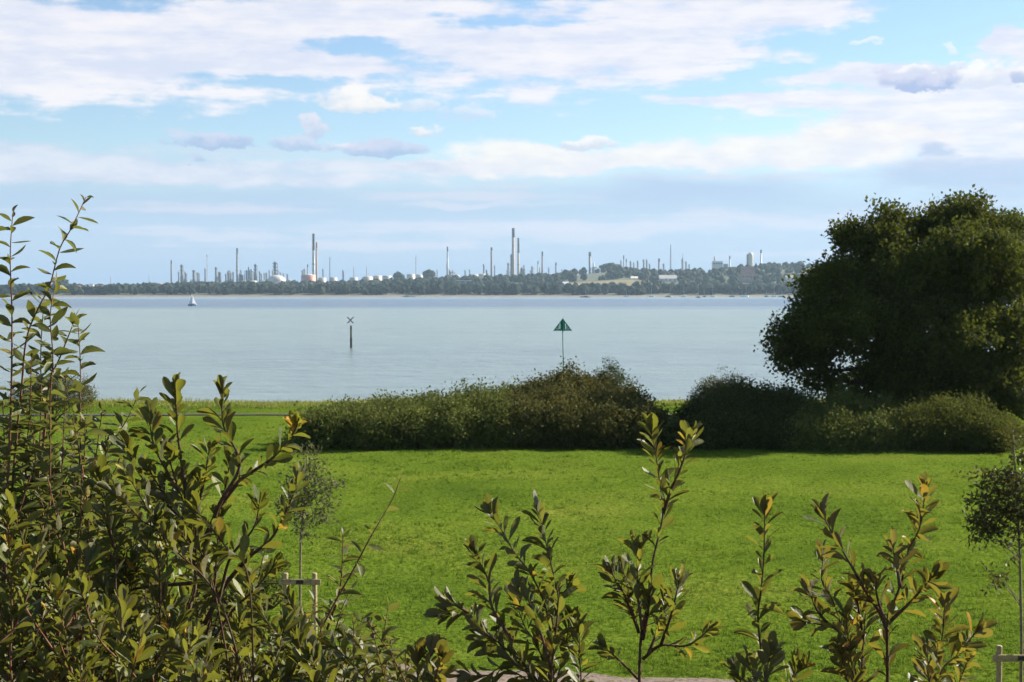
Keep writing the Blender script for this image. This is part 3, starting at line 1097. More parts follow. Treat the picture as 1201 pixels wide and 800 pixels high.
# low front mass at the bottom left corner
shrub('dense glossy shrub filling the bottom left corner below the tall shoots', 'shrub', 70, 3.5, [
    ([(8, 600), (12, 660), (14, 730), (14, 800)], dict(leafy=.7, r=.006)),
    ([(145, 705), (142, 740), (140, 800)], dict(leafy=.7, tone=.2)),
    ([(168, 735), (160, 770), (150, 810)], dict(leafy=.7, tone=.2)),
    ([(62, 690), (66, 740), (70, 800)], dict(leafy=.7)),
], 'rosette', 'leaf_rosette', 'twig', .054, .38,
    fill=(90, below([(-110, 560), (0, 590), (90, 640), (180, 690), (240, 740)], -110, 240), (3.3, 4.0), 'rosette'), dens=.8)

# slender shrub in front of the sapling
shrub('thin olive shrub with long bare shoots in front of the staked sapling', 'shrub', 370, 4.8, [
    ([(470, 560), (459, 588), (434, 631), (414, 669), (380, 732), (361, 789)], dict(leafy=.85, dens=.42, r=.006)),
    ([(412, 690), (400, 717), (385, 770), (378, 800)], dict(leafy=.7, dens=.8)),
    ([(402, 626), (400, 682), (390, 720), (372, 770)], dict(leafy=.7, root=False)),
    ([(456, 708), (450, 742), (440, 782), (433, 806)], dict(leafy=.7)),
    ([(426, 722), (415, 760), (403, 800)], dict(leafy=.7)),
    ([(347, 712), (337, 760), (330, 800)], dict(leafy=.7)),
    ([(294, 682), (277, 725), (265, 750), (250, 800)], dict(leafy=.6)),
    ([(312, 640), (300, 690), (290, 740), (280, 800)], dict(leafy=.7)),
    ([(370, 700), (362, 740), (352, 800)], dict(leafy=.7)),
], 'slender', 'leaf_slender', 'twig', .060, .42,
    fill=(120, below([(225, 640), (290, 670), (350, 715), (400, 725), (460, 735), (500, 770), (530, 790)], 225, 525, 890), (4.3, 5.1), 'slender'), dens=1.05)

shrub('small yellowish leaf tuft at the bottom edge beside the gravel path', 'shrub', 500, 3.9, [
    ([(506, 758), (502, 785), (497, 830)], dict(leafy=.5, tone=.35)),
    ([(517, 772), (510, 800), (500, 840)], dict(leafy=.5, tone=.3)),
    ([(490, 768), (490, 800), (494, 840)], dict(leafy=.5, tone=.3)),
], 'rosette', 'leaf_rusty', 'twig', .058, .44)

shrub('bushy shrub with many forked shoots in the middle of the bottom edge', 'shrub', 640, 4.2, [
    ([(573, 600), (588, 621), (604, 649), (621, 671), (637, 704), (646, 745), (644, 797), (643, 850)], dict(leafy=.42, r=.0085, dy=0)),
    ([(632, 600), (640, 635), (651, 682), (655, 706), (650, 756), (646, 800)], dict(leafy=.65, r=.007, dy=0)),
    ([(556, 645), (573, 682), (577, 712), (600, 750)], dict(leafy=.75, root=False, dy=0)),
    ([(517, 722), (549, 719), (563, 737), (591, 759), (624, 789), (640, 830)], dict(leafy=.4, r=.006, dy=0, dens=.75)),
    ([(526, 706), (538, 712), (549, 718)], dict(leafy=.6, root=False, dy=0)),
    ([(602, 696), (615, 734), (629, 756), (642, 800)], dict(leafy=.6, dy=.1)),
    ([(679, 737), (680, 772), (680, 812)], dict(leafy=.6, dy=-.1, tone=.15)),
    ([(562, 742), (596, 770), (630, 810)], dict(leafy=.55, dy=.05)),
    ([(541, 790), (569, 793), (592, 784), (630, 815)], dict(leafy=.4, dy=-.05, dens=.7)),
    ([(671, 683), (655, 706), (650, 740)], dict(leafy=.5, root=False, dy=0, dens=.7)),
    ([(588, 735), (605, 765), (635, 815)], dict(leafy=.6, dy=.12)),
    ([(668, 725), (662, 765), (650, 815)], dict(leafy=.6, dy=.1)),
    ([(612, 690), (630, 730), (645, 780)], dict(leafy=.6, dy=-.1, root=False)),
    ([(641, 700), (646, 740), (648, 790)], dict(leafy=.5, dy=.15, root=False)),
], 'rosette', 'leaf_rosette', 'twig_dark', .062, .34, dens=1.12, tone=.06)

shrub('upright shrub with one tall forked leader right of the middle, reaching the hedge', 'shrub', 752, 4.4, [
    ([(764, 502), (773, 560), (777, 606), (766, 657), (760, 707), (752, 746), (750, 796), (750, 850)], dict(leafy=.26, r=.008, dy=0, tone=.25)),
    ([(811, 507), (800, 544), (787, 575), (778, 602)], dict(leafy=.85, root=False, dy=0, tone=.25)),
    ([(715, 668), (733, 699), (748, 738)], dict(leafy=.8, root=False, dy=0)),
    ([(748, 640), (748, 692), (753, 738)], dict(leafy=.75, root=False, dy=0)),
    ([(730, 664), (738, 700), (749, 742)], dict(leafy=.8, root=False, dy=.05)),
    ([(706, 757), (729, 777), (748, 796)], dict(leafy=.55, root=False, dy=-.03, dens=.8)),
    ([(834, 737), (806, 757), (775, 757), (754, 773)], dict(leafy=.6, root=False, dy=0, dens=.75)),
    ([(797, 680), (787, 722), (775, 757)], dict(leafy=.8, root=False, dy=0)),
    ([(782, 700), (775, 730), (760, 768)], dict(leafy=.75, root=False, dy=.05)),
    ([(764, 690), (760, 720), (754, 750)], dict(leafy=.7, root=False, dy=-.05)),
], 'rosette', 'leaf_rosette', 'twig_dark', .060, .33, dens=1.2, tone=.1)

shrub('single leafy shoot with a bare lower stem between two bushier shrubs', 'shrub', 897, 4.0, [
    ([(897, 594), (896, 650), (893, 688), (889, 722), (892, 757), (898, 800), (898, 850)], dict(leafy=.36, r=.0065, dy=0, dens=.75)),
    ([(905, 764), (900, 785), (898, 830)], dict(leafy=.6)),
    ([(860, 782), (872, 805), (895, 850)], dict(leafy=.5, tone=.2)),
    ([(938, 780), (925, 810), (902, 860)], dict(leafy=.5, tone=.25)),
    ([(882, 778), (886, 805), (896, 850)], dict(leafy=.5, tone=.1)),
], 'rosette', 'leaf_rosette', 'twig_dark', .063, .35, dens=1.1)

shrub('forked shrub with rust tipped shoots spreading wide near the right sapling', 'shrub', 1041, 4.1, [
    ([(1086, 570), (1079, 617), (1065, 647), (1058, 680), (1047, 710), (1041, 728), (1041, 794), (1041, 850)], dict(leafy=.45, r=.0085, dy=0, tone=.15)),
    ([(962, 600), (986, 642), (1001, 668), (1013, 690), (1031, 717), (1041, 740)], dict(leafy=.7, r=.006, dy=0, root=False, dens=.8, tone=.1)),
    ([(1095, 675), (1070, 704), (1045, 728)], dict(leafy=.75, root=False, dy=0, tone=.15)),
    ([(966, 648), (964, 682), (975, 700), (984, 726), (997, 765), (1010, 820)], dict(leafy=.55, dy=.05, dens=.8)),
    ([(936, 728), (960, 732), (978, 736), (992, 750)], dict(leafy=.6, root=False, dy=.05, dens=.7)),
    ([(948, 690), (958, 715), (972, 733)], dict(leafy=.7, root=False, dy=.05, dens=.8)),
    ([(1017, 688), (1014, 734), (1011, 794), (1018, 850)], dict(leafy=.55, dy=.1, r=.007)),
    ([(1046, 640), (1052, 665), (1056, 690)], dict(leafy=.7, root=False, dy=0, tone=.35)),
    ([(992, 720), (996, 760), (1005, 815)], dict(leafy=.65, dy=-.1, tone=.2)),
    ([(1025, 680), (1030, 705), (1038, 728)], dict(leafy=.7, root=False, dy=-.05)),
    ([(985, 760), (992, 790), (1008, 840)], dict(leafy=.6, dy=-.1)),
    ([(1002, 690), (1008, 720), (1013, 755)], dict(leafy=.6, root=False, dy=.05, tone=.2)),
], 'rosette', 'leaf_rusty', 'twig_dark', .061, .35, dens=1.1)

shrub('low rust leaved shrub at the bottom edge beside the wooden stake', 'shrub', 1095, 4.0, [
    ([(1108, 704), (1106, 740), (1100, 770), (1088, 815)], dict(leafy=.6, tone=.2)),
    ([(1147, 738), (1126, 765), (1100, 800)], dict(leafy=.7, tone=.25)),
    ([(1136, 772), (1125, 800), (1105, 850)], dict(leafy=.6, tone=.3)),
    ([(1088, 752), (1088, 780), (1092, 830)], dict(leafy=.6, tone=.1)),
], 'rosette', 'leaf_rusty', 'twig_dark', .061, .35, dens=1.1)


# ------------------------------------------------------------------ leaf masses (hedges, tree crowns)
def mass_points(lobes, n, shell=(.62, 1.04), zmin=None, bias_up=.15):
    """points spread through the outer part of a union of ellipsoids: (cx,cy,cz,rx,ry,rz)"""
    Lb = np.array(lobes, dtype=float)
    area = (Lb[:, 3] * Lb[:, 5] + Lb[:, 3] * Lb[:, 4] + Lb[:, 4] * Lb[:, 5])
    pick = RNG.choice(len(Lb), size=int(n * 1.9), p=area / area.sum())
    v = RNG.normal(0, 1, (len(pick), 3))
    v[:, 2] += bias_up
    v = norm(v)
    ph = vnoise(v[:, 0] * 2.3 + pick * 7.1, v[:, 2] * 2.3 + v[:, 1] * 1.7, 61) - .5
    r = RNG.uniform(0, 1, len(pick)) ** .55 * (shell[1] - shell[0]) + shell[0] + ph * .26
    P = Lb[pick, :3] + v * Lb[pick, 3:6] * r[:, None]
    keep = np.ones(len(P), bool)
    for i, l in enumerate(Lb):
        q = (((P - l[:3]) / l[3:6]) ** 2).sum(1)
        keep &= (q > .36) | (pick == i)
    if zmin is not None:
        keep &= P[:, 2] > zmin
    P, v = P[keep][:n], v[keep][:n]
    return P, v


def roughen(lobes, k, lo, hi, zflat=.8, g0=.8, g1=1.12):
    """smaller billows on the outside of each lobe"""
    out = list(lobes)
    for l in lobes:
        for _ in range(k):
            u = RNG.normal(0, 1, 3)
            u[2] = abs(u[2]) * .9 - .25
            u /= np.linalg.norm(u)
            f = RNG.uniform(lo, hi)
            g_ = RNG.uniform(g0, g1)
            out.append((l[0] + u[0] * l[3] * g_, l[1] + u[1] * l[4] * g_, l[2] + u[2] * l[5] * g_, l[3] * f, l[4] * f, l[5] * f * zflat))
    return out


def sprigs(lobes, k):
    """stray upright shoots on top of a bush"""
    out = []
    for l in lobes:
        for _ in range(k):
            a, q = RNG.uniform(0, 6.28), RNG.uniform(0, .8)
            h = RNG.uniform(.16, .42)
            out.append((l[0] + l[3] * q * math.cos(a), l[1] + l[4] * q * math.sin(a), l[2] + l[5] * .92 * math.sqrt(1 - q * q) + h * .4, .09, .09, h))
    return out


def leaf_mass(name, lobes, nclump, per, spread, leaf, mat, parent, shell=(.62, 1.04), zmin=None, wr=.6, tone_fn=None):
    P, v = mass_points(lobes, nclump, shell, zmin)
    n = len(P)
    tw = norm(v + RNG.normal(0, .6, (n, 3)) + np.array((0, 0, .25)))        # twig direction
    PP = np.repeat(P, per, 0) + RNG.normal(0, spread, (n * per, 3)) * (1, 1, .8) + np.repeat(tw, per, 0) * RNG.uniform(0, spread * 2.2, (n * per, 1))
    D = norm(np.repeat(tw, per, 0) * .6 + RNG.normal(0, .7, (n * per, 3)))
    Nn = norm(RNG.normal(0, .8, (n * per, 3)) + np.array((0, 0, .7)) + np.repeat(v, per, 0) * .5)
    Ls = RNG.uniform(.7, 1.3, n * per) * leaf
    base = RNG.beta(1.8, 2.2, n)
    r = np.clip(np.repeat(base, per) * .55 + RNG.uniform(0, 1, n * per) * .45, 0, 1)
    if tone_fn is not None:
        r = np.clip(r + tone_fn(PP), 0, 1)
    if zmin is not None:
        k = PP[:, 2] > zmin - .3
        PP, D, Nn, Ls, r = PP[k], D[k], Nn[k], Ls[k], r[k]
    return leaf_mesh(name, PP, D, Nn, Ls, Ls * wr, r, mat, parent)


def px_lobe(px, py, rx, rz, Y, ry):
    x, y, z = at(px, py, Y)
    s = Y / F
    return (x, y, z, rx * s, ry, rz * s)


def bush(name, label, cat, lobes_px, nclump, per, spread, leaf, mat, group=None, wr=.62, sticks=26, shell=(.55, 1.06), tone_fn=None, twig='twig_dark', zb=None):
    lobes = [px_lobe(*l) for l in lobes_px]
    cx = float(np.mean([l[0] for l in lobes]))
    cy = float(np.mean([l[1] for l in lobes]))
    z0 = float(gz(cx, cy)) if zb is None else zb
    root = empty(name, (cx, cy, z0), label, cat, group)
    mb = MB()
    for i in range(min(sticks, 24)):
        l = lobes[i % len(lobes)]
        b = (l[0] + random.uniform(-.5, .5) * l[3], l[1] + random.uniform(-.5, .5) * l[4]) if len(lobes) > 3 else (cx + random.uniform(-.05, .05), cy + random.uniform(-.05, .05))
        zb_ = float(gz(*b)) - .05
        e = (l[0] + random.uniform(-.6, .6) * l[3], l[1] + random.uniform(-.2, .6) * l[4], l[2] + random.uniform(.1, .62) * l[5])
        m = ((b[0] * .6 + e[0] * .4) + random.uniform(-.2, .2), b[1] * .6 + e[1] * .4, (zb_ + e[2]) * .5)
        MB().tube([(b[0], b[1], zb_), m, e], .03, .006, 5).build('stem', M[twig], root, smooth=True)
    leaf_mass('foliage', roughen([l[:3] + tuple(q * .88 for q in l[3:]) for l in lobes], 8, .14, .40, .9, .7, 1.0) + sprigs(lobes, 5), int(nclump * 1.2), per, spread, leaf, M[mat], root, shell, z0 - .02, wr, tone_fn)
    return root


HG = 'bushes along the far side of the lawn'
bush('bramble_hedge', 'long low bramble hedge at the left end of the bushes across the lawn', 'hedge',
     [(366, 515.9, 18, 18.8, 69, 1.2), (395, 515.9, 30, 24.8, 69, 1.5), (440, 513.9, 36, 25.8, 69, 1.6), (490, 512.9, 36, 26.8, 69, 1.6), (540, 511.9, 36, 27.8, 69, 1.6), (588, 511.9, 30, 27.8, 69, 1.5),
      (385, 515, 28, 26, 71.5, 1.8), (425, 511, 34, 28, 71.5, 2), (475, 508, 36, 29, 71.5, 2), (525, 505, 36, 30, 71.5, 2), (575, 503, 34, 31, 71.5, 2),
      (405, 506, 28, 22, 74.5, 1.8), (450, 501, 32, 24, 74.5, 2), (500, 496, 34, 26, 75, 2), (550, 491, 34, 27, 75, 2), (592, 487, 32, 28, 75, 2)],
     4262, 34, .21, .135, 'leaf_bramble', HG, sticks=60)
bush('bramble_bush', 'tall rounded brown flecked bush with the green beacon showing above it', 'bush',
     [(766, 512, 16, 22, 69.5, 1.3), (622, 510.5, 36, 30, 69, 1.6), (668, 509.5, 38, 32, 69, 1.7), (715, 510.5, 36, 30, 69, 1.6), (752, 513.5, 24, 26, 69, 1.4),
      (612, 502, 34, 32, 71.5, 2), (655, 496, 38, 36, 71.5, 2.1), (700, 498, 38, 34, 71.5, 2.1), (740, 508, 28, 28, 71.5, 1.8),
      (630, 484, 32, 30, 75, 2), (668, 474, 34, 33, 75, 2.1), (700, 480, 34, 30, 75, 2), (735, 494, 28, 26, 75, 1.8)],
     3850, 34, .21, .135, 'leaf_brown', HG, sticks=50)
bush('small_bush', 'small dark round bush poking up behind the brown flecked bush', 'bush',
     [(716, 442, 15, 11, 76, .7), (718, 454, 24, 16, 76, 1.1), (712, 470, 26, 20, 76, 1.2)], 650, 10, .10, .08, 'leaf_dark', HG, sticks=12, shell=(.5, 1.15))
bush('dark_bush', 'dark bush in the tree\'s shade, just right of the gap in the hedge', 'bush',
     [(790, 523.95, 18, 10.9, 68.5, 1.3), (825, 518.95, 30, 19.9, 68.8, 1.6), (868, 516.95, 34, 21.9, 69, 1.7), (908, 516.95, 28, 21.9, 69, 1.6),
      (822, 508, 28, 28, 71.5, 1.8), (862, 500, 36, 32, 71.5, 2), (905, 498, 34, 32, 71.5, 2), (880, 488, 36, 24, 74.5, 2), (928, 496, 26, 30, 73, 1.8)],
     2956, 34, .21, .135, 'leaf_dark', HG, sticks=40)  # the tree's shade is put into the dark leaf colour here
bush('autumn_bush', 'rounded brownish bush standing against the water behind the dark bush', 'bush',
     [(846, 464, 26, 19, 77, 1.4), (862, 469, 28, 17, 77, 1.4), (830, 474, 20, 18, 77, 1.2), (852, 478, 42, 26, 77, 1.6)], 1600, 10, .12, .08, 'leaf_brown', HG, sticks=18)
bush('leafy_bush', 'lighter green bush in the middle of the low bushes under the big tree', 'bush',
     [(940, 520.55, 24, 17.1, 68.4, 1.4), (975, 519.55, 30, 20.1, 68, 1.5), (1015, 518.55, 30, 20.1, 68, 1.5), (1045, 521.55, 22, 16.1, 68, 1.3), (955, 505, 26, 26, 70.5, 1.7), (995, 500, 32, 28, 70.5, 1.8), (1035, 505, 28, 24, 70.5, 1.7)],
     2062, 34, .21, .135, 'leaf_bramble', HG, sticks=30)
bush('weed_thicket', 'tall pale weed thicket at the right end of the bushes under the tree', 'bush',
     [(1075, 514.55, 32, 24.1, 68, 1.8), (1115, 512.55, 34, 26.1, 68, 1.8), (1152, 516.55, 26, 21.1, 67.5, 1.6), (1095, 504, 34, 24, 70, 1.6), (1135, 502, 36, 22, 70, 1.6), (1172, 514.55, 16, 18.1, 69, 1.2)],
     2310, 34, .21, .135, 'leaf_weed', HG, wr=.45, sticks=60, twig='bark_pale')
bush('shore_bush', 'brownish bush by the water seen through the far left shoots', 'bush',
     [(60, 462, 30, 18, 80, 1.3), (85, 466, 26, 18, 80, 1.3), (40, 470, 26, 16, 80, 1.2)], 1300, 10, .12, .08, 'leaf_brown', HG, sticks=14)
bush('nettle_clump', 'small dark green weed clump on the lawn left of the wooden stakes', 'plant',
     [(322, 694, 22, 14, 33.5, .3), (305, 698, 14, 10, 33.6, .25)], 160, 8, .05, .07, 'leaf_weed', sticks=10, wr=.5)


# ------------------------------------------------------------------ big tree on the right
def limb(mb, a, b, r0, r1, sag=.3, seed=0):
    a, b = Vector(a), Vector(b)
    d = (b - a)
    m1 = a + d * .35 + Vector((random.uniform(-1, 1), random.uniform(-1, 1), random.uniform(0, 1))) * d.length * .06
    m2 = a + d * .7 + Vector((random.uniform(-1, 1), random.uniform(-1, 1), random.uniform(-.5, 1))) * d.length * .06
    pts = resample([tuple(a), tuple(m1), tuple(m2), tuple(b)], .5)
    mb.tube([tuple(p) for p in pts], r0, r1, 8)


def big_tree(name, label, base_px, lobes_px, Y, nclump, per, spread, leaf, mat, fork_h, r0, group):
    x, y, _ = at(base_px, 500, Y)
    z = float(gz(x, y))
    root = empty(name, (x, y, z), label, 'tree', group)
    lobes = [px_lobe(*l) for l in lobes_px]
    mb = MB()
    top = (x + .2, y, z + fork_h)
    mb.tube([(x, y, z - .2), (x + .05, y, z + .5), (x + .15, y, z + fork_h * .6), top], r0 * 1.25, r0 * .75, 12)
    for l in lobes:
        limb(mb, top, (l[0], l[1], l[2]), r0 * .45, r0 * .10)
        for _ in range(5):
            u = RNG.normal(0, 1, 3)
            u /= np.linalg.norm(u)
            limb(mb, (l[0], l[1], l[2]), (l[0] + u[0] * l[3] * .85, l[1] + u[1] * l[4] * .85, l[2] + u[2] * l[5] * .85), r0 * .11, .015)
    mb.build('trunk', M['bark'], root, smooth=True)
    leaf_mass('crown', roughen([l[:3] + tuple(q * .74 for q in l[3:]) for l in lobes], 8, .24, .58, .6, .8, 1.25), nclump, per, spread, leaf, M[mat], root, (.38, 1.07), z + 1.2, .62)
    return root


TG = 'trees at the right edge by the water'
big_tree('oak_tree', 'large dark spreading tree filling the right side above the bushes', 1090,
         [(958, 388, 46, 40, 76, 2.6), (985, 345, 44, 40, 77, 2.8), (1012, 292, 28, 24, 78, 2), (1000, 280, 16, 13, 78, 1), (1046, 276, 34, 28, 78, 2.2), (1108, 272, 34, 30, 79, 2.2), (1132, 258, 28, 22, 79, 1.8), (1160, 282, 40, 32, 79, 2.6),
          (1060, 330, 60, 48, 76, 3.4), (1125, 320, 60, 52, 76, 3.4), (1178, 330, 40, 48, 77, 2.8), (1020, 390, 58, 46, 75.5, 3.4), (1090, 400, 66, 50, 75, 3.6), (1155, 400, 54, 54, 76, 3.2),
          (940, 424, 28, 20, 76, 1.4), (968, 446, 26, 14, 76, 1.3), (1055, 446, 52, 32, 75.5, 3), (1130, 452, 52, 32, 75.5, 3), (1180, 455, 40, 32, 76, 2.6), (925, 400, 20, 22, 76, 1.2), (1200, 478, 34, 26, 77, 2), (1010, 480, 34, 16, 77, 1.8), (1060, 476, 40, 20, 77, 2.2), (1120, 480, 42, 20, 77, 2.2), (1175, 484, 40, 22, 77, 2.2), (1215, 500, 30, 28, 76, 2)],
         77, 3300, 44, .26, .21, 'leaf_oak', 2.6, .42, TG)
big_tree('edge_tree', 'paler green tree at the right edge behind the large dark tree', 1260,
         [(1215, 300, 30, 36, 112, 2.4), (1250, 300, 40, 44, 112, 3), (1215, 345, 30, 40, 112, 2.4), (1265, 360, 46, 50, 112, 3.4), (1235, 410, 50, 46, 112, 3.4), (1192, 268, 16, 16, 112, 1)],
         112, 2800, 20, .24, .19, 'leaf_pale', 3.0, .35, TG)


# ------------------------------------------------------------------ saplings and stakes
def sapling(name, label, base, trunk_pts, lobes_px, n, per, spread, leaf, mat, twigs):
    root = empty(name, base, label, 'tree', 'young trees planted on the lawn')
    mb = MB()
    mb.tube([tuple(p) for p in resample(trunk_pts, .15)], .030, .012, 8)
    lobes = [px_lobe(*l) for l in lobes_px]
    for i in range(twigs):
        l = lobes[i % len(lobes)]
        zz = [p[2] for p in trunk_pts]
        za = min(max(l[2] - random.uniform(.15, .45), zz[1]), zz[-1] - .02)
        a = tuple(float(np.interp(za, zz, [p[k] for p in trunk_pts])) for k in range(3))
        u = RNG.normal(0, 1, 3)
        u /= np.linalg.norm(u)
        limb(mb, a, (l[0] + u[0] * l[3] * .9, l[1] + u[1] * l[4] * .9, l[2] + u[2] * l[5] * .9), .008, .003)
    mb.build('trunk', M['bark_pale'], root, smooth=True)
    leaf_mass('crown', lobes, n, per, spread, leaf, M[mat], root, (.1, 1.1), None, .44)
    return root


dS = 31.0
bx, by = at(352, 745, dS)[:2]
bz = float(gz(bx, by))
sapling('sapling', 'young grey green tree tied between wooden stakes behind the left shrubs', (bx, by, bz),
        [(bx, by, bz - .05), at(352, 690, dS), at(353, 630, dS), at(357, 590, dS), at(360, 535, dS)],
        [(362, 545, 13, 22, dS, .25), (350, 575, 18, 22, dS, .35), (375, 575, 16, 22, dS, .3), (391, 570, 8, 8, dS, .15), (340, 600, 15, 15, dS, .3), (362, 603, 22, 17, dS, .4), (356, 622, 11, 9, dS, .2), (330, 588, 7, 9, dS, .15), (384, 600, 9, 11, dS, .2)],
        150, 10, .075, .095, 'leaf_grey', 44)
dR = 25.9
bx2, by2 = at(1197, 800, dR)[:2]
bz2 = float(gz(bx2, by2))
sapling('sapling', 'young dark leaved tree behind a wooden stake at the right edge', (bx2, by2, bz2),
        [(bx2, by2, bz2 - .05), at(1198, 760, dR), at(1197, 690, dR), at(1195, 620, dR), at(1190, 545, dR), at(1188, 505, dR)],
        [(1150, 590, 20, 9, dR, .2), (1165, 561, 18, 10, dR, .25), (1175, 610, 26, 12, dR, .35), (1158, 626, 20, 9, dR, .25), (1190, 582, 22, 28, dR, .4), (1200, 546, 15, 11, dR, .2), (1186, 642, 16, 9, dR, .25), (1168, 682, 12, 8, dR, .15), (1215, 600, 24, 34, dR, .4), (1188, 520, 6, 13, dR, .1), (1142, 612, 11, 7, dR, .12)],
        300, 11, .06, .095, 'leaf_holm', 40)


def tree_stake(label, pL, pR, top_py, d, rail_py, has_tie, trunk_px):
    xl, y, zt = at(pL, top_py, d)
    xr = at(pR, top_py, d)[0]
    z0 = float(gz((xl + xr) / 2, y))
    root = empty('tree_stake', ((xl + xr) / 2, y, z0), label, 'tree stake', 'wooden stake frames supporting the young trees')
    for x in (xl, xr):
        MB().lathe((x, y, z0 - .3), [(.048, 0), (.05, .3), (.05, zt - z0 + .285), (.038, zt - z0 + .30)], 12).build('post', M['timber'], root, smooth=False)
    zr = at(pL, rail_py, d)[2]
    MB().box(((xl + xr) / 2, y - .068, zr), abs(xr - xl) + .26, .03, .115).build('crossbar', M['timber'], root, bevel=.004)
    if has_tie:
        xt = at(trunk_px, rail_py, d)[0]
        MB().box((xt, y - .03, zr), .15, .125, .075).build('tie', M['rubber'], root, bevel=.01)
    return root


tree_stake('pair of round wooden posts with a crossbar around the left sapling', 335, 369, 672, dS - .06, 682, True, 352)
tree_stake('wooden post and crossbar at the bottom right corner by the dark sapling', 1172, 1222, 757, dR - .06, 771, True, 1197)
gx_, gy_, _ = at(363, 735, dS)
gg = MB().lathe((gx_ - .05, gy_ - .12, float(gz(gx_, gy_))), [(.055, 0), (.055, .34), (.05, .36)], 12).build('tree_guard', M['plastic_guard'], None, smooth=True)
tag(gg, 'pale plastic sleeve standing at the foot of the left sapling', 'tree guard')


# ------------------------------------------------------------------ beacons in the water
def green_beacon():
    Y = 123.0
    x, y, zt = at(660, 373, Y)
    x0 = at(661.6, 440, Y)[0]
    zb = at(660, 388, Y)[2]
    root = empty('channel_beacon', (x0, y, -3), 'green channel beacon with a slatted triangle on a pole above the bush', 'beacon')
    MB().tube([(x0, y, -4.5), (x0, y, -1), (x, y, zb)], .055, .048, 10).build('pole', M['green_paint'], root, smooth=True)
    MB().lathe((x0, y, -4.5), [(.16, 0), (.16, 2.1), (.12, 2.2)], 12).build('pile', M['pile_dark'], root)
    h = zt - zb
    hw = 11.6 * Y / F
    for ang in (0, math.pi / 2):                       # two crossed panels: solid rim, centre board and upright slats
        ca, sa = math.cos(ang + .12), math.sin(ang + .12)
        mb = MB()

        def P(u, z):
            return (x + u * ca, y + u * sa, zb + z)
        tv = (-sa * .03, ca * .03, 0)
        mb.prism([P(-hw, 0), P(hw, 0), P(hw * .84, .13), P(-hw * .84, .13)], tv)
        mb.prism([P(-.2, .133), P(.2, .133), P(.2, h * .72), P(0, h), P(-.2, h * .72)], tv)
        for sg in (-1, 1):
            mb.prism([P(sg * hw * .84, .136), P(sg * hw * .66, .136), P(sg * .205, h * .62), P(sg * .205, h * .72)], tv)
            for u in (.30, .41, .53):
                zz = max(.2, h * (1 - u / hw) - .12)
                mb.prism([P(sg * (u - .043), .138), P(sg * (u + .043), .138), P(sg * (u + .043), zz - .02), P(sg * (u - .043), zz + .02)], tv)
        mb.build('panel', M['green_paint'], root)


green_beacon()


def cross_beacon():
    Y = 269.0
    x, y, z1 = at(411.8, 382, Y)
    root = empty('channel_marker', (x, y, -3), 'dark post with an X topmark standing in open water', 'beacon')
    zm = at(411.8, 396, Y)[2]
    MB().lathe((x, y, -5), [(.21, 0), (.21, zm + 5), (.17, zm + 5.01), (.17, z1 + 5)], 12).build('pile', M['pile_dark'], root)
    MB().lathe((x, y, zm + .02), [(.19, 0), (.185, z1 - zm)], 12).build('post', M['pile_grey'], root)
    xt, _, zc = at(411, 375.5, Y)
    MB().tube([(x, y, z1), (xt + .03, y, zc)], .035, .03, 8).build('spindle', M['alloy'], root)
    r = .55
    mb = MB()
    for s in (-1, 1):
        mb.prism([(xt - r - .05, y - .03 + .07 * s, zc - s * r + .06 * s), (xt - r + .06, y - .03 + .07 * s, zc - s * r - .05 * s),
                  (xt + r + .05, y - .03 + .07 * s, zc + s * r - .06 * s), (xt + r - .06, y - .03 + .07 * s, zc + s * r + .05 * s)], (0, .05, 0))
    mb.build('cross', M['pile_dark'], root)


cross_beacon()


# ------------------------------------------------------------------ boats
def hull_mb(L, B, H, x, y, z, rz):
    """canoe-bodied hull with pointed bow and narrow transom"""
    mb = MB()
    st = 9
    vs = []
    for i in range(st):
        t = i / (st - 1)
        w = B / 2 * (math.sin(math.pi * (.18 + .82 * t) ** .9) ** .7 if t < 1 else .02)
        w = max(w, .03)
        zd = H * (1 + .25 * t * t)
        X = (t - .45) * L
        for (a, b) in ((-w, zd), (-w * .85, H * .35), (0, -.25 * H), (w * .85, H * .35), (w, zd)):
            vs.append((X, a, b))
    fs = []
    for i in range(st - 1):
        for k in range(4):
            a = i * 5 + k
            fs.append((a, a + 1, a + 6, a + 5))
        fs.append((i * 5, i * 5 + 5, i * 5 + 9, i * 5 + 4))
    fs.append((4, 3, 2, 1, 0))
    fs.append(tuple((st - 1) * 5 + k for k in range(5)))
    ca, sa = math.cos(rz), math.sin(rz)
    mb.add([(x + a * ca - b * sa, y + a * sa + b * ca, z + c) for a, b, c in vs], fs)
    return mb


def sailboat():
    x, y, z = at(225.2, 358.5, 1030)
    z = -3
    root = empty('sailboat', (x, y, z), 'white sailed yacht under way on the left of the water', 'sailboat')
    hull_mb(5.8, 2.0, 1.0, x, y, z, .5).build('hull', M['hull_blue'], root, smooth=True)
    MB().box((x - .3, y - .2, z + 1.25), 1.8, 1.1, .45, .5).build('cabin', M['hull_blue'], root, bevel=.1)
    MB().tube([(x + .2, y, z + 1), (x + .2, y, z + 8.3)], .06, .04, 6).build('mast', M['alloy'], root)
    ca, sa = math.cos(.5), math.sin(.5)

    def tri(a, b, c, th=.04):
        P = [(x + .2 + q[0] * ca, y + q[0] * sa + q[2], z + q[1]) for q in (a, b, c)]
        return MB().prism(P, (sa * th, -ca * th, 0))
    tri((-.1, 1.7, 0), (-2.6, 1.75, -.4), (-.1, 8.2, 0)).build('mainsail', M['sail'], root)
    tri((2.6, 1.3, 0), (.05, 1.5, -.5), (.15, 7.0, 0)).build('jib', M['sail'], root)


sailboat()

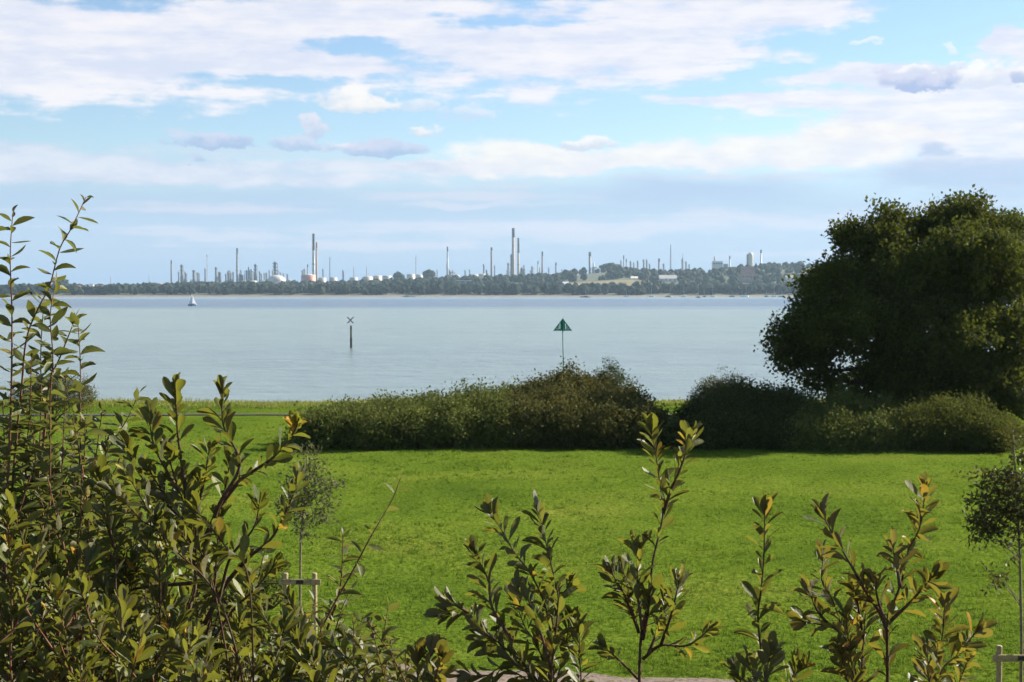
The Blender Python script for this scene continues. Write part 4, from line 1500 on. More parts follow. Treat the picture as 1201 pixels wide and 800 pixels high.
BG = 'boats moored off the far shore'
BOATS = [
    (687, 349.0, 14, 9, 285, 'hull_dark', 'moored dark yacht below the tan field on the far shore'),
    (735, 348.2, 7, 6, 10, 'hull_white', 'small moored boat left of centre off the hill shore'),
    (764, 348.2, 8, 8, 20, 'hull_white', 'pale moored yacht left of the dark motor boat'),
    (783.6, 348.6, 10, 8, 6, 'hull_dark', 'dark moored motor boat below the long white roof'),
    (802, 347.8, 8, 9, 24, 'hull_white', 'pale moored yacht with a tall mast right of the long white roof'),
    (819, 349.3, 6, 5, 24, 'hull_dark', 'dark stubby workboat with a tall mast nearest the viewer'),
    (836, 348.0, 8, 9, 22, 'hull_white', 'white moored yacht below the pale boiler house'),
    (859, 348.2, 8, 7, 8, 'hull_dark', 'low dark moored boat between the white yachts'),
    (870, 347.6, 9, 8, 10, 'hull_white', 'small pale moored boat just left of the yacht below the cream silo'),
    (875, 347.6, 7, 8, 22, 'hull_white', 'moored yacht with a clear tall mast below the cream silo'),
    (908, 347.8, 8, 9, 24, 'hull_white', 'white moored yacht with a tall mast left of the last boat'),
    (917, 347.6, 9, 8, 14, 'hull_blue', 'last blue moored yacht beside the big tree'),
    (826, 347.6, 5, 5, 12, 'hull_dark', 'tiny dark dinghy right of the stubby workboat'),
    (899, 347.4, 6, 6, 12, 'hull_dark', 'small dark moored boat near the tall masted white yacht'),
]
for (px, py, wpx, lm, mh, mat, lab) in BOATS:
    Yb = 10 * F / (py - 341.0)
    Yb = min(Yb, 2440)
    x, y, _ = at(px, py, Yb)
    z = -3.0
    root = empty('moored_boat', (x, y, z), lab, 'boat', BG)
    L = wpx * Yb / F * .85
    rz = random.choice([.15, -.2, math.pi + .2, math.pi - .1])
    hull_mb(L, 3.2, 1.4, x, y, z, rz).build('hull', M[mat], root, smooth=True)
    MB().box((x, y, z + 2.0), L * .35, 1.9, 1.0, rz).build('cabin', M['hull_white' if mat != 'hull_dark' else 'hull_dark'], root, bevel=.2)
    mast_h = {285: 13.0}.get(mh, mh * .75 + 2)
    MB().tube([(x, y, z + 1.2), (x, y, z + mast_h)], .13, .09, 6).build('mast', M['alloy'], root)
# low wreck / jetty remains off the far shore
x, y, _ = at(480, 347.6, 2450)
o = MB().box((x, y, -2.6), 20, 5, 1.4).box((x - 4, y, -1.6), 5, 3, 1.2).build('barge', M['hull_dark'])
tag(o, 'low dark barge lying along the far beach left of centre', 'barge')

# ------------------------------------------------------------------ far shore
RIDGE = [(-1600, 20), (-944, 20), (-755, 25), (-567, 27), (-378, 30), (-283, 34), (-151, 41), (-75, 43), (0, 47), (75, 46), (151, 56), (217, 62), (302, 57), (378, 56), (472, 61), (529, 66), (642, 72), (760, 72), (1600, 68)]


def fz(x, y):
    """far shore: beach, low belt, hillside rising to a ridge 3.4 km out"""
    x = np.asarray(x, dtype=float)
    y = np.asarray(y, dtype=float)
    xr = x * 3400 / np.maximum(y, 1000)
    R = np.interp(xr, [p[0] for p in RIDGE], [p[1] for p in RIDGE]) - 14
    z = -4 + 3.4 * sstep(2470, 2515, y) + 3.5 * sstep(2515, 2560, y)
    z = z + (R - 3) * sstep(2680, 3400, y)
    z = z + (vnoise(x / 160, y / 160, 71) - .5) * 6 * sstep(2600, 2900, y)
    return z - sstep(3450, 3950, y) * np.maximum(R - 12, 0) * .8


xs = np.linspace(-3000, 3000, 240)
ys = np.concatenate([np.linspace(2440, 2700, 40), np.linspace(2715, 4900, 90)])
GX, GY = np.meshgrid(xs, ys)
nx, ny = len(xs), len(ys)
idx = np.arange(nx * ny).reshape(ny, nx)
fq = np.stack([idx[:-1, :-1], idx[:-1, 1:], idx[1:, 1:], idx[1:, :-1]], -1).reshape(-1, 4)
tag(mesh_np('far_shore', np.stack([GX, GY, fz(GX, GY)], -1).reshape(-1, 3), fq, M['far_ground'], smooth=True), kind='structure')


def ico(sub):
    bm = bmesh.new()
    bmesh.ops.create_icosphere(bm, subdivisions=sub, radius=1)
    V = np.array([v.co[:] for v in bm.verts])
    Fc = np.array([[v.index for v in f.verts] for f in bm.faces])
    bm.free()
    return V, Fc


ICO = ico(2)
TREE_OBS = []


def far_trees(name, P, R, H, mat):
    TV, TF = ICO
    n, m = len(P), len(TV)
    d = 1 + RNG.normal(0, .16, (n, m))
    d[:, TV[:, 2] < -.5] *= .9
    V = TV[None] * d[:, :, None]
    V = V * np.stack([R, R, H * .55], -1)[:, None, :] + P[:, None, :] + np.stack([np.zeros(n), np.zeros(n), H * .48], -1)[:, None, :]
    Fc = (TF[None] + (np.arange(n) * m)[:, None, None]).reshape(-1, 3)
    r = np.clip(RNG.beta(1.5, 2, n), 0, 1)
    rr = np.clip(np.repeat(r, m) + RNG.normal(0, .12, n * m), 0, 1)
    return mesh_np(name, V.reshape(-1, 3), Fc, mat, attrs={'rnd': rr})


CLEAR = [(783, 13, 3050), (744, 7, 3130), (736, 5, 3110), (681, 6, 2830), (663, 5, 2950), (877, 9, 3020), (942, 6, 3250), (926, 6, 3000), (543, 11, 3100)]


def clear_view(x, y):
    """open ground left in front of the houses on the hillside"""
    px = 600.5 + F * x / y
    k = np.zeros(len(x), bool)
    for (c, w_, Yb) in CLEAR:
        k |= (np.abs(px - c) < w_) & (y > Yb - 160) & (y < Yb + 15)
    return k



FIELD = [(677, 334), (745, 327)]


def in_field(x, y):
    return (np.abs(x * 3000 / y - 180) < 75) & (y > 2850) & (y < 3080)


def woods():
    n = 1500
    x = RNG.uniform(-1500, 1300, n)
    y = RNG.uniform(2528, 2640, n)
    tall = vnoise(x / 60, y / 200, 81)
    H = RNG.uniform(9, 14, n) + 7 * (tall - .5)
    R = H * RNG.uniform(.38, .6, n)
    tag(far_trees('shore_woodland', np.stack([x, y, fz(x, y)], -1), R, H, M['wood_dark']), kind='stuff')
    n = 3800
    x = RNG.uniform(-1500, 1500, n)
    y = RNG.uniform(2680, 3450, n)
    k = ~in_field(x, y) & ~clear_view(x, y) & (vnoise(x / 90, y / 90, 83) > .22)
    x, y = x[k], y[k]
    n = len(x)
    H = RNG.uniform(8, 15, n)
    R = H * RNG.uniform(.4, .62, n)
    tag(far_trees('hillside_woodland', np.stack([x, y, fz(x, y)], -1), R, H, M['wood']), kind='stuff')


woods()
# tan field on the hillside
V, Fq = [], []
for i, t in enumerate(np.linspace(0, 1, 12)):
    for yy in (2860, 3070):
        xx = (105 + 150 * t) * yy / 3000
        V.append((xx, yy, float(fz(xx, yy)) + .6))
    if i:
        a = 2 * (i - 1)
        Fq.append((a, a + 2, a + 3, a + 1))
tag(mesh_np('field', np.array(V), np.array(Fq), M['field']), kind='structure')


def far_tree(label, px, base_py, wpx, hpx, Y, group):
    x, y, z = at(px, base_py, Y)
    z = float(fz(x, y))
    top = at(px, base_py - hpx, Y)[2]
    H = top - z
    root = empty('tree', (x, y, z), label, 'tree', group)
    MB().tube([(x, y, z - 1), (x, y, z + H * .5)], .6, .4, 7).build('trunk', M['bark'], root)
    V, Fc = ico(3)
    d = 1 + RNG.normal(0, .10, len(V)) + .22 * (vnoise(V[:, 0] * 2.4 + px, V[:, 2] * 2.4 + V[:, 1], 91) - .5)
    W = wpx * Y / F / 2
    V = V * d[:, None] * (W, W * .8, H * .36) + np.array((x, y, z + H * .64))
    mesh_np('crown', V, Fc, M['wood'], root, attrs={'rnd': np.clip(RNG.beta(2, 2, len(V)), 0, 1)})


CT = 'single trees standing out on the far skyline'
far_tree('rounded tree standing out on the far skyline left of centre', 503, 324, 15, 7.5, 3500, CT)
far_tree('pale rounded tree beside the white tanks left of centre', 467, 324, 12, 5, 3550, CT)
far_tree('bluish tree clump on the far skyline behind the far left shoots', 72, 333, 17, 6.5, 3500, CT)
far_tree('dark round tree on the mound right of the broad chimney', 716, 316, 26, 7.5, 3500, CT)

# ------------------------------------------------------------------ refinery
Y0 = 4050.0


def far_base(px, Y):
    x = (px - 600.5) / F * Y
    return x, Y, float(fz(x, Y))


def chimney(px, top, w, label, mat='brown_stack', cap='soot', capf=.12, Y=None, taper=.78, rings=0, name='chimney'):
    Y = Y or Y0 + random.uniform(-80, 160)
    x, y, z = far_base(px, Y)
    zt = at(px, top, Y)[2]
    H = zt - z
    r = w * Y / F / 2
    root = empty(name, (x, y, z), label, 'chimney', 'chimneys of the refinery across the water')
    zc = H * (1 - capf)
    rc = r * (1 + (taper - 1) * (1 - capf))
    MB().lathe((x, y, z), [(r * 1.15, -2), (r * 1.02, H * .15), (rc, zc)], 14).build('shaft', M[mat], root, smooth=True)
    MB().lathe((x, y, z), [(rc * 1.04, zc), (r * taper * 1.04, H - .5), (r * taper * .9, H)], 14).build('cap', M[cap], root, smooth=True)
    for k in range(rings):
        h = H * (.45 + .5 * k / max(rings, 1))
        rr = r * (1 + (taper - 1) * h / H)
        MB().lathe((x, y, z + h), [(rr * 1.5, 0), (rr * 1.5, 1.1)], 14).build('platform', M['steel_dark'], root)
    return root


def column(px, top, w, label, mat='steel_dark', Y=None, plats=3, side=None, name='distillation_column'):
    """process column: domed vessel, platforms, ladder pipe and sometimes a smaller vessel beside it"""
    Y = Y or Y0 + random.uniform(-60, 160)
    x, y, z = far_base(px, Y)
    H = at(px, top, Y)[2] - z
    r = w * Y / F / 2
    root = empty(name, (x, y, z), label, 'process column', 'process columns of the refinery')
    MB().lathe((x, y, z), [(r * .9, -2), (r * .9, H * .5), (r * .72, H * .56), (r * .72, H - r * .6), (r * .45, H - .1), (.4, H)], 14).build('vessel', M[mat], root, smooth=True)
    for k in range(plats):
        h = H * (.42 + .5 * k / max(plats - 1, 1))
        MB().lathe((x, y, z + h), [(r * 1.25, 0), (r * 1.25, 1.6)], 12).build('platform', M['steel_grey' if k % 2 else 'steel_dark'], root)
    MB().tube([(x + r * 1.05, y - r * .4, z), (x + r * 1.05, y - r * .4, z + H * .93), (x + r * .2, y, z + H * .99)], max(.5, r * .16), None, 6).build('pipe', M['steel_grey'], root)
    if side:
        dx, hf, rf = side
        xs_ = x + dx * Y / F
        MB().lathe((xs_, y + 6, z), [(r * rf, -2), (r * rf, H * hf - r * rf), (r * rf * .6, H * hf)], 12).build('side_vessel', M[mat], root, smooth=True)
        MB().box(((x + xs_) / 2, y + 3, z + H * hf * .6), abs(xs_ - x) + .5, 3, H * .18).build('gantry', M['steel_dark'], root)
    return root


def mast(px, top, w, label, mat='steel_pale', Y=None, flare=False):
    """guyed or lattice mast: three legs with bracing"""
    Y = Y or Y0 + random.uniform(0, 200)
    x, y, z = far_base(px, Y)
    H = at(px, top, Y)[2] - z
    b = w * Y / F / 2
    root = empty('lattice_mast', (x, y, z), label, 'mast', 'slender masts and flare stacks of the refinery')
    mb = MB()
    L3 = [(math.cos(a), math.sin(a)) for a in (.4, 2.5, 4.6)]
    for (c, s) in L3:
        mb.tube([(x + b * c, y + b * s, z - 1), (x + b * .35 * c, y + b * .35 * s, z + H)], .55, .4, 5)
    k = 12
    for i in range(k):
        f0, f1 = i / k, (i + 1) / k
        for j in range(3):
            c0, s0 = L3[j]
            c1, s1 = L3[(j + 1) % 3]
            q0, q1 = b * (1 - .65 * f0), b * (1 - .65 * f1)
            mb.tube([(x + q0 * c0, y + q0 * s0, z + H * f0), (x + q1 * c1, y + q1 * s1, z + H * f1)], .25, None, 4)
    mb.build('lattice', M[mat], root)
    if flare:
        MB().lathe((x, y, z + H), [(.9, -1), (1.7, 1.5), (1.9, 5), (1.2, 6)], 10).build('flare_tip', M['white_paint'], root)
    else:
        MB().tube([(x, y, z + H - 1), (x, y, z + H + 4)], .5, .3, 6).build('aerial', M['steel_grey'], root)
    return root


def tank(px, y_top, y_bot, w, label, mat='white_paint', roof='cone', Y=None, roofmat=None):
    Y = Y or Y0 - 250 + random.uniform(-60, 60)
    x, y, z = far_base(px, Y)
    z0 = min(z, at(px, y_bot, Y)[2])
    zt = at(px, y_top, Y)[2]
    r = w * Y / F / 2
    root = empty('storage_tank', (x, y, z), label, 'storage tank', 'storage tanks of the refinery')
    H = zt - z
    rh = r * .14 if roof == 'cone' else H * .5
    MB().lathe((x, y, z), [(r, -3), (r, H - rh)], 28).build('shell', M[mat], root, smooth=True)
    prof = [(r * 1.01, H - rh), (r * .3, H - rh * .12), (.3, H)] if roof == 'cone' else [(r * 1.01 * math.cos(t), H - rh + rh * math.sin(t)) for t in np.linspace(0, 1.5, 9)]
    MB().lathe((x, y, z), [(r * 1.01, H - rh - .6)] + prof, 28).build('roof', M[roofmat or mat], root, smooth=True)
    n = 18
    mb = MB()
    for i in range(n):
        a, b_ = i / n * 4.0, (i + 1) / n * 4.0
        h0, h1 = (H - rh) * i / n, (H - rh) * (i + 1) / n
        mb.tube([(x + (r + .5) * math.cos(a), y + (r + .5) * math.sin(a), z + h0), (x + (r + .5) * math.cos(b_), y + (r + .5) * math.sin(b_), z + h1)], .35, None, 4)
    mb.build('stair', M['steel_grey'], root)
    return root


def building(px, y_top, y_bot, w, label, wall='wall_white', roof='tile_roof', Y=None, gable=True, name='house', cat='house', group='buildings across the water', depth=14, windows=3):
    Y = Y or 3650
    x, y, zt = at(px, y_top, Y)
    zb = min(at(px, y_bot, Y)[2], float(fz(x, y)))
    W = w * Y / F
    z = zb
    root = empty(name, (x, y, z), label, cat, group)
    H = zt - zb
    rh = (min(H * .45, 4.5) if depth < 20 else H * .6) if gable else .8
    MB().box((x, y, z + (H - rh) / 2 - .5), W, depth, H - rh + 1).build('wall', M[wall], root)
    if gable:
        MB().prism([(x - W / 2 - .6, y - depth / 2 - .6, z + H - rh), (x - W / 2 - .6, y + depth / 2 + .6, z + H - rh), (x - W / 2 - .6, y, z + H)], (W + 1.2, 0, 0)).build('roof', M[roof], root)
    else:
        MB().box((x, y, z + H - rh / 2), W + .8, depth + .8, rh).build('roof', M[roof], root)
    for k in range(windows):
        xx = x + W * ((k + .5) / windows - .5)
        MB().box((xx, y - depth / 2 - .1, z + (H - rh) - 2.6), min(W / windows * .45, 4), .3, 2.0).build('window', M['window_glass'], root)
    return root


def plant_block(px, y_top, w, label, parts, mat='steel_blue', Y=None):
    """open process structure: stacked decks on columns with vessels and pipework"""
    Y = Y or Y0
    x, y, z = far_base(px, Y)
    H = at(px, y_top, Y)[2] - z
    W = w * Y / F
    root = empty('process_unit', (x, y, z), label, 'process unit', 'process units of the refinery')
    mb = MB()
    D = 18
    for fx in (-.5, -.17, .17, .5):
        for fy in (-.5, .5):
            mb.tube([(x + fx * W, y + fy * D, z - 1), (x + fx * W, y + fy * D, z + H * .8)], .7, None, 5)
    k = max(2, int(H / 11))
    for i in range(1, k + 1):
        mb.box((x, y, z + H * .8 * i / k), W + 1, D + 1, .9)
    mb.build('steel_frame', M['steel_dark'], root)
    for (fx, ft, rf) in parts:
        r = W * rf / 2
        MB().lathe((x + fx * W, y - 4, z), [(r, -1), (r, H * ft - r * .5), (r * .6, H * ft - .2), (.3, H * ft)], 12).build('vessel', M[mat], root, smooth=True)
    mb = MB()
    for i in range(5):
        xx = x + random.uniform(-.5, .5) * W
        mb.tube([(xx, y - D * .6, z), (xx, y - D * .6, z + H * random.uniform(.4, .85)), (xx + random.uniform(-.3, .3) * W, y - D * .6, z + H * random.uniform(.4, .85))], .55, None, 5)
    mb.build('pipework', M['steel_grey'], root)
    return root


# left group
chimney(201.4, 305, 2.2, 'plain brown chimney at the left end of the refinery skyline', 'brown_stack', 'brown_stack')
column(213.5, 310, 4, 'dark derrick like column beside the plain brown chimney', side=(3.2, .45, .7), plats=4)
column(227.5, 316.5, 3.6, 'short column with a small vessel on each side, left group', side=(-3.6, .5, .6))
column(231.8, 319.5, 2.4, 'squat vessel right of the short column in the left group', plats=2)
mast(243.4, 301, 1.6, 'pale flare mast with a white tip on the left of the refinery', flare=True)
column(253.6, 313, 3, 'column with a sloping side vessel right of the white tipped mast', side=(3.4, .78, .9), plats=3)
column(258.6, 319, 2.2, 'thin short column tucked beside the sloping vessel', plats=2)
column(265, 321, 2, 'smallest column in the pair left of the dark chimney', plats=2)
column(269, 317, 3.2, 'thicker column of the pair left of the dark chimney', 'steel_blue', side=(2.6, .5, .5))
chimney(278.5, 291, 2.7, 'tall dark chimney ringed with platforms in the left refinery group', 'steel_dark', 'soot', rings=5, taper=.7)
plant_block(283, 319, 6, 'low blue process unit at the foot of the dark ringed chimney', [(-.2, .95, .3), (.25, .8, .3)])
plant_block(292.5, 313, 9, 'broad blue process unit with stacked decks', [(-.3, .85, .22), (0, 1, .25), (.33, .9, .25)])
column(300, 309.5, 4, 'blue tower standing on the right of the broad process unit', 'steel_blue', plats=4)
column(304.6, 318, 1.8, 'thin short column right of the blue tower', plats=2)
column(310, 320, 1.5, 'lone stub column between the blue tower and the white dome', plats=2)
column(323, 306.8, 5.4, 'stout dark blue tower behind the white domed tank', 'steel_blue', plats=5)
tank(324.5, 322.5, 331, 22, 'broad white domed tank below the stout blue tower', roof='dome')
column(337, 321, 1.8, 'small stub column right of the white domed tank', 'steel_grey', plats=2)
column(357, 315, 2, 'short column left of the thin pole chimney', plats=3)
chimney(361, 310, 1.6, 'thin pole chimney left of the twin chimneys', 'steel_dark', 'soot', rings=1)
chimney(368, 274, 3.2, 'left and taller of the twin chimneys, grey with a dark top', 'steel_grey', 'soot', capf=.3, taper=.85, rings=1)
chimney(371.6, 284, 2.8, 'right and shorter of the twin chimneys, reddish brick', 'brick_stack', 'brick_stack', taper=.7)
tank(362, 321.5, 331, 17, 'reddish brown tank at the foot of the twin chimneys', 'red_paint', roofmat='cream_paint')
tank(378, 325.5, 331, 9, 'cream tank right of the twin chimneys', 'cream_paint')
mast(387, 302, 1.8, 'thin grey mast right of the twin chimneys', 'steel_grey')
tank(391, 325, 331, 9, 'white tank at the foot of the thin grey mast')
for (px, yt, yb, w_, mt_, lab) in [
    (173, 330, 336, 8, 'white_paint', 'white tank at the left end below the plain chimney'),
    (188, 330.5, 335, 9, 'red_paint', 'reddish low tank left of the plain brown chimney'),
    (197.5, 329, 335, 6, 'cream_paint', 'cream tank touching the plain brown chimney'),
    (219, 330.5, 334.5, 8, 'white_paint', 'low white tank below the derrick like column'),
    (229, 329.5, 334, 8, 'cream_paint', 'low cream tank below the short column'),
    (243, 330, 333.5, 9, 'white_paint', 'low white tank below the white tipped mast'),
    (252, 329.5, 333, 8, 'cream_paint', 'low cream tank below the sloping vessel'),
    (261, 328.5, 332.5, 8, 'white_paint', 'white tank left of the thicker paired column'),
    (286, 327.5, 331, 11, 'white_paint', 'low white tank below the broad process unit'),
    (297, 327.0, 331, 9, 'cream_paint', 'low cream tank below the blue tower'),
    (309, 327.0, 331, 9, 'white_paint', 'low white tank left of the broad domed tank'),
    (340, 326.0, 331, 10, 'white_paint', 'white tank just right of the broad domed tank'),
    (164, 331.5, 336, 7, 'white_paint', 'small white tank far left near the waterside houses'),
    (150, 332.5, 336, 7, 'red_paint', 'small reddish tank far left near the waterside houses'),
    (134.5, 332, 336.5, 6, 'cream_paint', 'leftmost cream tank of the refinery'),
    (415, 323.5, 328, 9, 'white_paint', 'white tank below the left of two thin poles'),
    (431, 322.5, 327, 10, 'cream_paint', 'cream tank below the right of two thin poles'),
    (443, 321.5, 326, 10, 'cream_paint', 'cream tank left of the pale rounded tree'),
    (454, 321.5, 326, 9, 'white_paint', 'white tank next to the pale rounded tree'),
    (482, 319.8, 325, 8, 'cream_paint', 'cream tank left of the thin light mast'),
    (492, 320.2, 326, 9, 'white_paint', 'bright white tank at the foot of the thin light mast'),
    (533, 320.5, 324, 12, 'cream_paint', 'low cream tank at the foot of the lone grey chimney'),
    (556, 320, 324, 9, 'white_paint', 'white tank left of the brown central chimney'),
    (566, 319.5, 324, 9, 'cream_paint', 'cream tank touching the brown central chimney'),
]:
    tank(px, yt + (1.8 if px < 400 else 1.5), yb, w_ * random.uniform(.8, 1.25), lab, mt_, Y=3720 + random.uniform(-60, 120))
mast(130, 325, 1.2, 'far left thin pole above the waterside houses', 'steel_grey')
mast(175, 324, 1.2, 'short thin pole left of the plain brown chimney', 'steel_grey')
mast(415, 314, 1.4, 'left of two thin poles on the low skyline', 'steel_grey')
mast(430, 314, 1.4, 'right of two thin poles on the low skyline', 'steel_grey')
mast(488, 301, 1.6, 'thin light mast left of the lone grey chimney', 'steel_pale')
# many short columns, vessels and vents between the named ones
for k in range(46):
    px_ = random.choice([random.uniform(208, 340), random.uniform(208, 420), random.uniform(500, 680)])
    c_ = column(px_, (322 if px_ < 450 else 317) - random.betavariate(1.2, 2.5) * 9, random.uniform(1.0, 2.2), 'short process column among the tanks and stacks of the refinery',
                random.choice(['steel_dark', 'steel_grey', 'brown_stack', 'steel_grey']), Y=Y0 + random.uniform(-200, 250), plats=2)
    c_['group'] = 'short unnamed columns of the refinery'
# centre group
chimney(525, 289, 2, 'lone slim grey chimney left of the brown central one', 'steel_grey', 'steel_dark', rings=0)
plant_block(530, 315, 6, 'small process unit at the foot of the lone grey chimney', [(-.3, .9, .3), (.2, .7, .3)], 'steel_dark')
chimney(576.5, 290, 2.6, 'brown chimney left of the tallest stack', 'brown_stack', 'soot', capf=.08)
chimney(602, 267.5, 3.8, 'tallest chimney of all, pinkish with a dark top', 'concrete_stack', 'soot', capf=.16, taper=.8)
chimney(608, 279, 2.8, 'second chimney just right of the tallest stack', 'concrete_stack', 'brown_stack', capf=.3, rings=2)
column(599.4, 298, 2.2, 'thin column against the left of the tallest stack', 'steel_dark')
column(596, 308, 2.6, 'short column left of the tallest stack', 'steel_dark')
plant_block(613, 311, 5.5, 'boxy process unit right of the tallest stack', [(-.2, .9, .4), (.3, 1, .3)], 'steel_dark')
column(624, 312, 2.6, 'stubby column between the tallest stack and the next pair', 'steel_dark', plats=2)
chimney(631, 306, 1.6, 'smaller chimney of the pair right of the tallest stack', 'steel_grey', 'steel_dark')
chimney(636, 295, 2.2, 'taller chimney of the pair right of the tallest stack', 'brown_stack', 'soot', rings=1)
chimney(652, 308, 2.0, 'short lone chimney at the start of the hill', 'brown_stack', 'soot')
# right group, beyond the wooded ridge
RY = 4150
chimney(691.7, 295.5, 2.9, 'broad dark chimney at the left of the hilltop', 'steel_dark', 'soot', Y=RY, taper=.9)
plant_block(697, 308, 5, 'pale process unit right of the broad hilltop chimney', [(-.2, 1, .35), (.25, .8, .3)], 'steel_pale', Y=RY)
plant_block(709, 309, 13, 'long low pipe rack beside the broad hilltop chimney', [(-.35, .95, .1), (.1, .9, .1)], 'steel_blue', Y=RY)
for (px, tp, w_, lab, kind) in [
    (728, 305, 1.5, 'first thin column of the hilltop row', 'c'), (731.4, 299.5, 1.5, 'tallest thin chimney of the hilltop row', 's'), (734.4, 303.5, 1.5, 'second thin chimney of the hilltop row', 's'),
    (739.3, 306, 2.4, 'thick short column in the middle of the hilltop row', 'c'), (743, 307.5, 1.5, 'thin short column in the middle of the hilltop row', 'c'), (747.6, 305.5, 2, 'lone column after the gap in the hilltop row', 'c'),
    (754.6, 304, 2.2, 'left of the twin equal columns on the hilltop', 'c'), (758.2, 304, 2.2, 'right of the twin equal columns on the hilltop', 'c'), (761.6, 309, 1.8, 'low stub right of the twin equal columns', 'c'),
    (772.7, 303.2, 2.7, 'stout dark chimney above the long white roof', 's'), (778, 309, 2.2, 'low stub between the stout chimney and the tall lattice mast', 'c'),
    (800, 303, 2.4, 'column with a thin top right of the tall lattice mast', 'c'), (804.3, 306.5, 2.2, 'shorter column second right of the tall lattice mast', 'c'), (808, 309.5, 1.5, 'last low stub of the hilltop row', 'c')]:
    if kind == 'c':
        column(px, tp, w_, lab, 'steel_dark', Y=RY + random.uniform(-40, 80), plats=2)
    else:
        chimney(px, tp, w_, lab, 'brown_stack', 'soot', Y=RY + random.uniform(-40, 80))
mast(786.3, 287.5, 2.2, 'tall lattice mast above the hill, right of centre', 'steel_grey', Y=RY)
mast(800.6, 299, 1.0, 'thin aerial behind the column right of the lattice mast', 'steel_grey', Y=RY + 90)


def boiler_house():
    Y = RY - 80
    x, y, z = far_base(841, Y)
    zt = at(841, 307, Y)[2]
    W = 11.5 * Y / F
    root = empty('boiler_house', (x, y, z), 'pale blue grey boiler house with a short stack on the hilltop', 'building', 'buildings across the water')
    MB().box((x, y, (z + zt) / 2), W, 22, zt - z).build('wall', M['steel_pale'], root)
    MB().box((x, y, zt + .6), W + 1, 23, 1.2).build('roof', M['roof_pale'], root)
    xs_ = at(838, 307, Y)[0]
    MB().lathe((xs_, y, zt + 1.2), [(2.1, 0), (1.8, at(838, 300.8, Y)[2] - zt - 1.2)], 12).build('stack', M['brick_stack'], root, smooth=True)
    for k in range(4):
        MB().box((x + W * (k / 4 - .375), y - 11.1, zt - 5), W * .14, .3, 3.5).build('window', M['window_glass'], root)


boiler_house()
chimney(855.6, 300, 1.9, 'grey chimney right of the pale boiler house', 'steel_grey', 'steel_dark', Y=RY - 60)
building(851, 309.5, 316, 5, 'low grey shed at the foot of the grey hilltop chimney', 'steel_grey', 'steel_pale', RY - 120, False, 'shed', 'shed', depth=12, windows=2)


def silo():
    Y = 3850
    x, y, z = far_base(879, Y)
    H = at(879, 295.8, Y)[2] - z
    r = 3.2 * Y / F
    root = empty('silo', (x, y, z), 'cream domed silo tower with a dark stair shaft on the hilltop', 'silo')
    MB().lathe((x + r * .25, y, z), [(r * .85, -2), (r * .85, H * .55), (r, H * .6), (r, H * .9), (r * .8, H * .97), (.5, H)], 20).build('shell', M['cream_paint'], root, smooth=True)
    MB().box((x - r * .85, y - 1, z + H * .47), r * .55, r * .9, H * .94).build('stair_shaft', M['steel_dark'], root)
    MB().lathe((x, y, z + H * .58), [(r * 1.25, 0), (r * 1.25, 1.2)], 16).build('platform', M['steel_grey'], root)


silo()
chimney(892.2, 293, 2.2, 'slim pale chimney with a dark top right of the cream silo', 'steel_pale', 'soot', capf=.1, Y=3800)
column(897.5, 308.5, 3, 'white vessel right of the slim pale chimney', 'white_paint', Y=3760, plats=2)
column(902.5, 308.5, 2, 'thin grey vessel next to the white vessel on the hilltop', 'steel_grey', Y=3770, plats=2)
# houses and sheds on the far side
building(783, 322.6, 327, 20, 'long white roofed shed in the trees on the hillside', 'wall_white', 'white_paint', 3050, True, 'shed', 'shed', depth=26, windows=4)
building(744, 324.2, 328.5, 8, 'white house at the top end of the tan field', 'wall_white', 'wall_white', 3130, True, windows=2)
building(736, 327.5, 330, 7, 'red roofed low house beside the tan field', 'wall_brick', 'tile_roof', 3110, True, windows=2)
building(681, 333.5, 338, 8, 'white gabled house at the bottom of the tan field', 'wall_white', 'white_paint', 2830, True, windows=2)
building(663, 330.5, 334, 7, 'pale house in the trees left of the tan field', 'wall_white', 'roof_pale', 2950, True, windows=2)
building(877, 312.5, 329, 15, 'large pinkish brick building among the trees below the silo', 'wall_brick', 'tile_roof', 3020, True, 'apartment_building', 'building', depth=22, windows=5)
building(942, 315.5, 321, 8, 'pale blue white building beside the big tree', 'wall_white', 'roof_pale', 3250, False, 'warehouse', 'building', windows=3)
building(926, 323.2, 326, 9, 'low white shed on the right hillside', 'wall_white', 'white_paint', 3000, True, 'shed', 'shed', windows=2)
building(543, 328.8, 331, 20, 'long low bluish roofed shed in the trees left of centre', 'steel_grey', 'roof_pale', 3100, False, 'shed', 'shed', depth=24, windows=3)
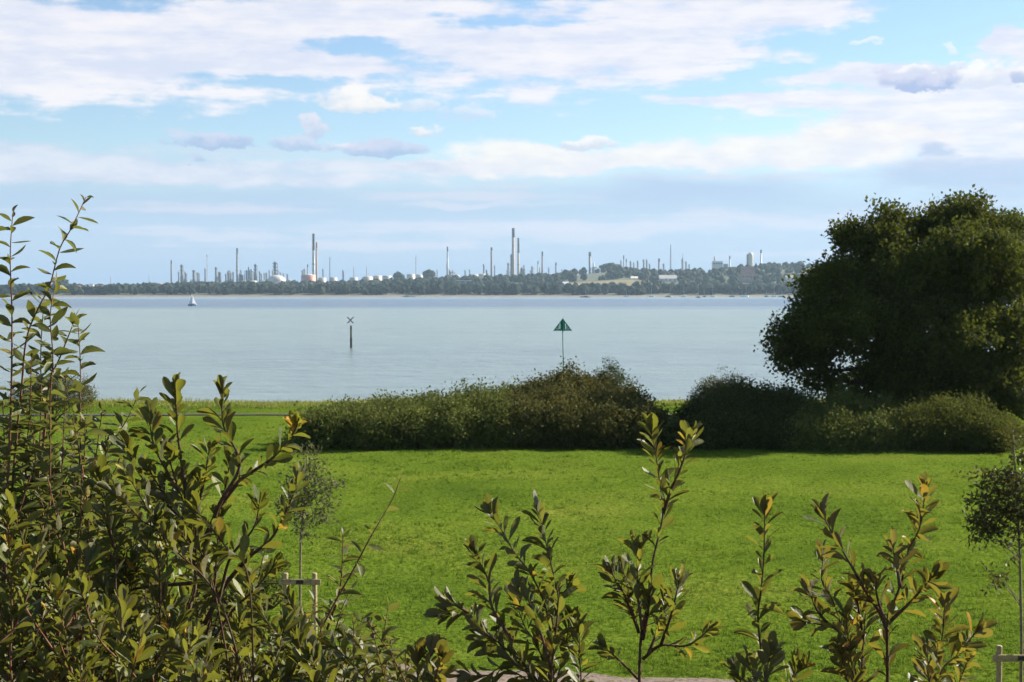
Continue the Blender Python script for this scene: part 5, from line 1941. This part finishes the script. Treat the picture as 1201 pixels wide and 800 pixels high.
for (px, yt, yb, w_, wa, ro, lab) in [
    (91, 334.5, 339.5, 5, 'wall_white', 'tile_roof', 'leftmost waterside house with a red roof'),
    (97.5, 336, 340, 5, 'wall_brick', 'tile_roof', 'brick waterside house with a red roof'),
    (102, 335, 339.5, 4.5, 'wall_white', 'roof_pale', 'white waterside house with a pale roof'),
    (107, 333, 338, 5, 'wall_white', 'white_paint', 'tall white waterside house'),
    (85, 335.5, 339, 5, 'wall_brick', 'tile_roof', 'low red house left of the waterside row'),
    (117, 334.5, 338, 7, 'wall_white', 'tile_roof', 'red roofed house right of the tall white waterside house')]:
    building(px, yt, yb, w_, lab, wa, ro, 2720, True, windows=2, depth=10)

# ------------------------------------------------------------------ haze
hz = MB().box((0, 2400, 105), 6400, 5200, 236).build('haze', None)
hz.data.materials.clear()
hm, nt, out = newmat('haze')
pv = nd(nt, 'ShaderNodeVolumePrincipled')
pv.inputs['Color'].default_value = (.58, .80, 1, 1)
pv.inputs['Density'].default_value = .000043
pv.inputs['Anisotropy'].default_value = .2
nt.links.new(pv.outputs[0], out.inputs['Volume'])
hz.data.materials.append(hm)
tag(hz, kind='stuff')

# ------------------------------------------------------------------ camera and render settings
cam = bpy.data.cameras.new('camera')
cam.sensor_width = 36
cam.lens = 36 * F / 1201
cam.clip_start = .1
cam.clip_end = 20000
co = bpy.data.objects.new('camera', cam)
COL.objects.link(co)
co.location = (0, 0, CAMZ)
co.rotation_euler = (rad(90) - PITCH, 0, 0)
cam.dof.use_dof = True
cam.dof.focus_distance = 5.5
cam.dof.aperture_fstop = 16
S.camera = co
S.render.engine = 'CYCLES'
S.view_settings.view_transform = 'Standard'
S.view_settings.look = 'None'
S.view_settings.gamma = 1
S.view_settings.exposure = EXPO
S.view_settings.use_curve_mapping = False
cy = S.cycles
cy.max_bounces = 6
cy.diffuse_bounces = 3
cy.glossy_bounces = 2
cy.transmission_bounces = 4
cy.volume_bounces = 1
cy.transparent_max_bounces = 8
cy.sample_clamp_indirect = 6
cy.use_denoising = True
cy.denoiser = 'OPENIMAGEDENOISE'
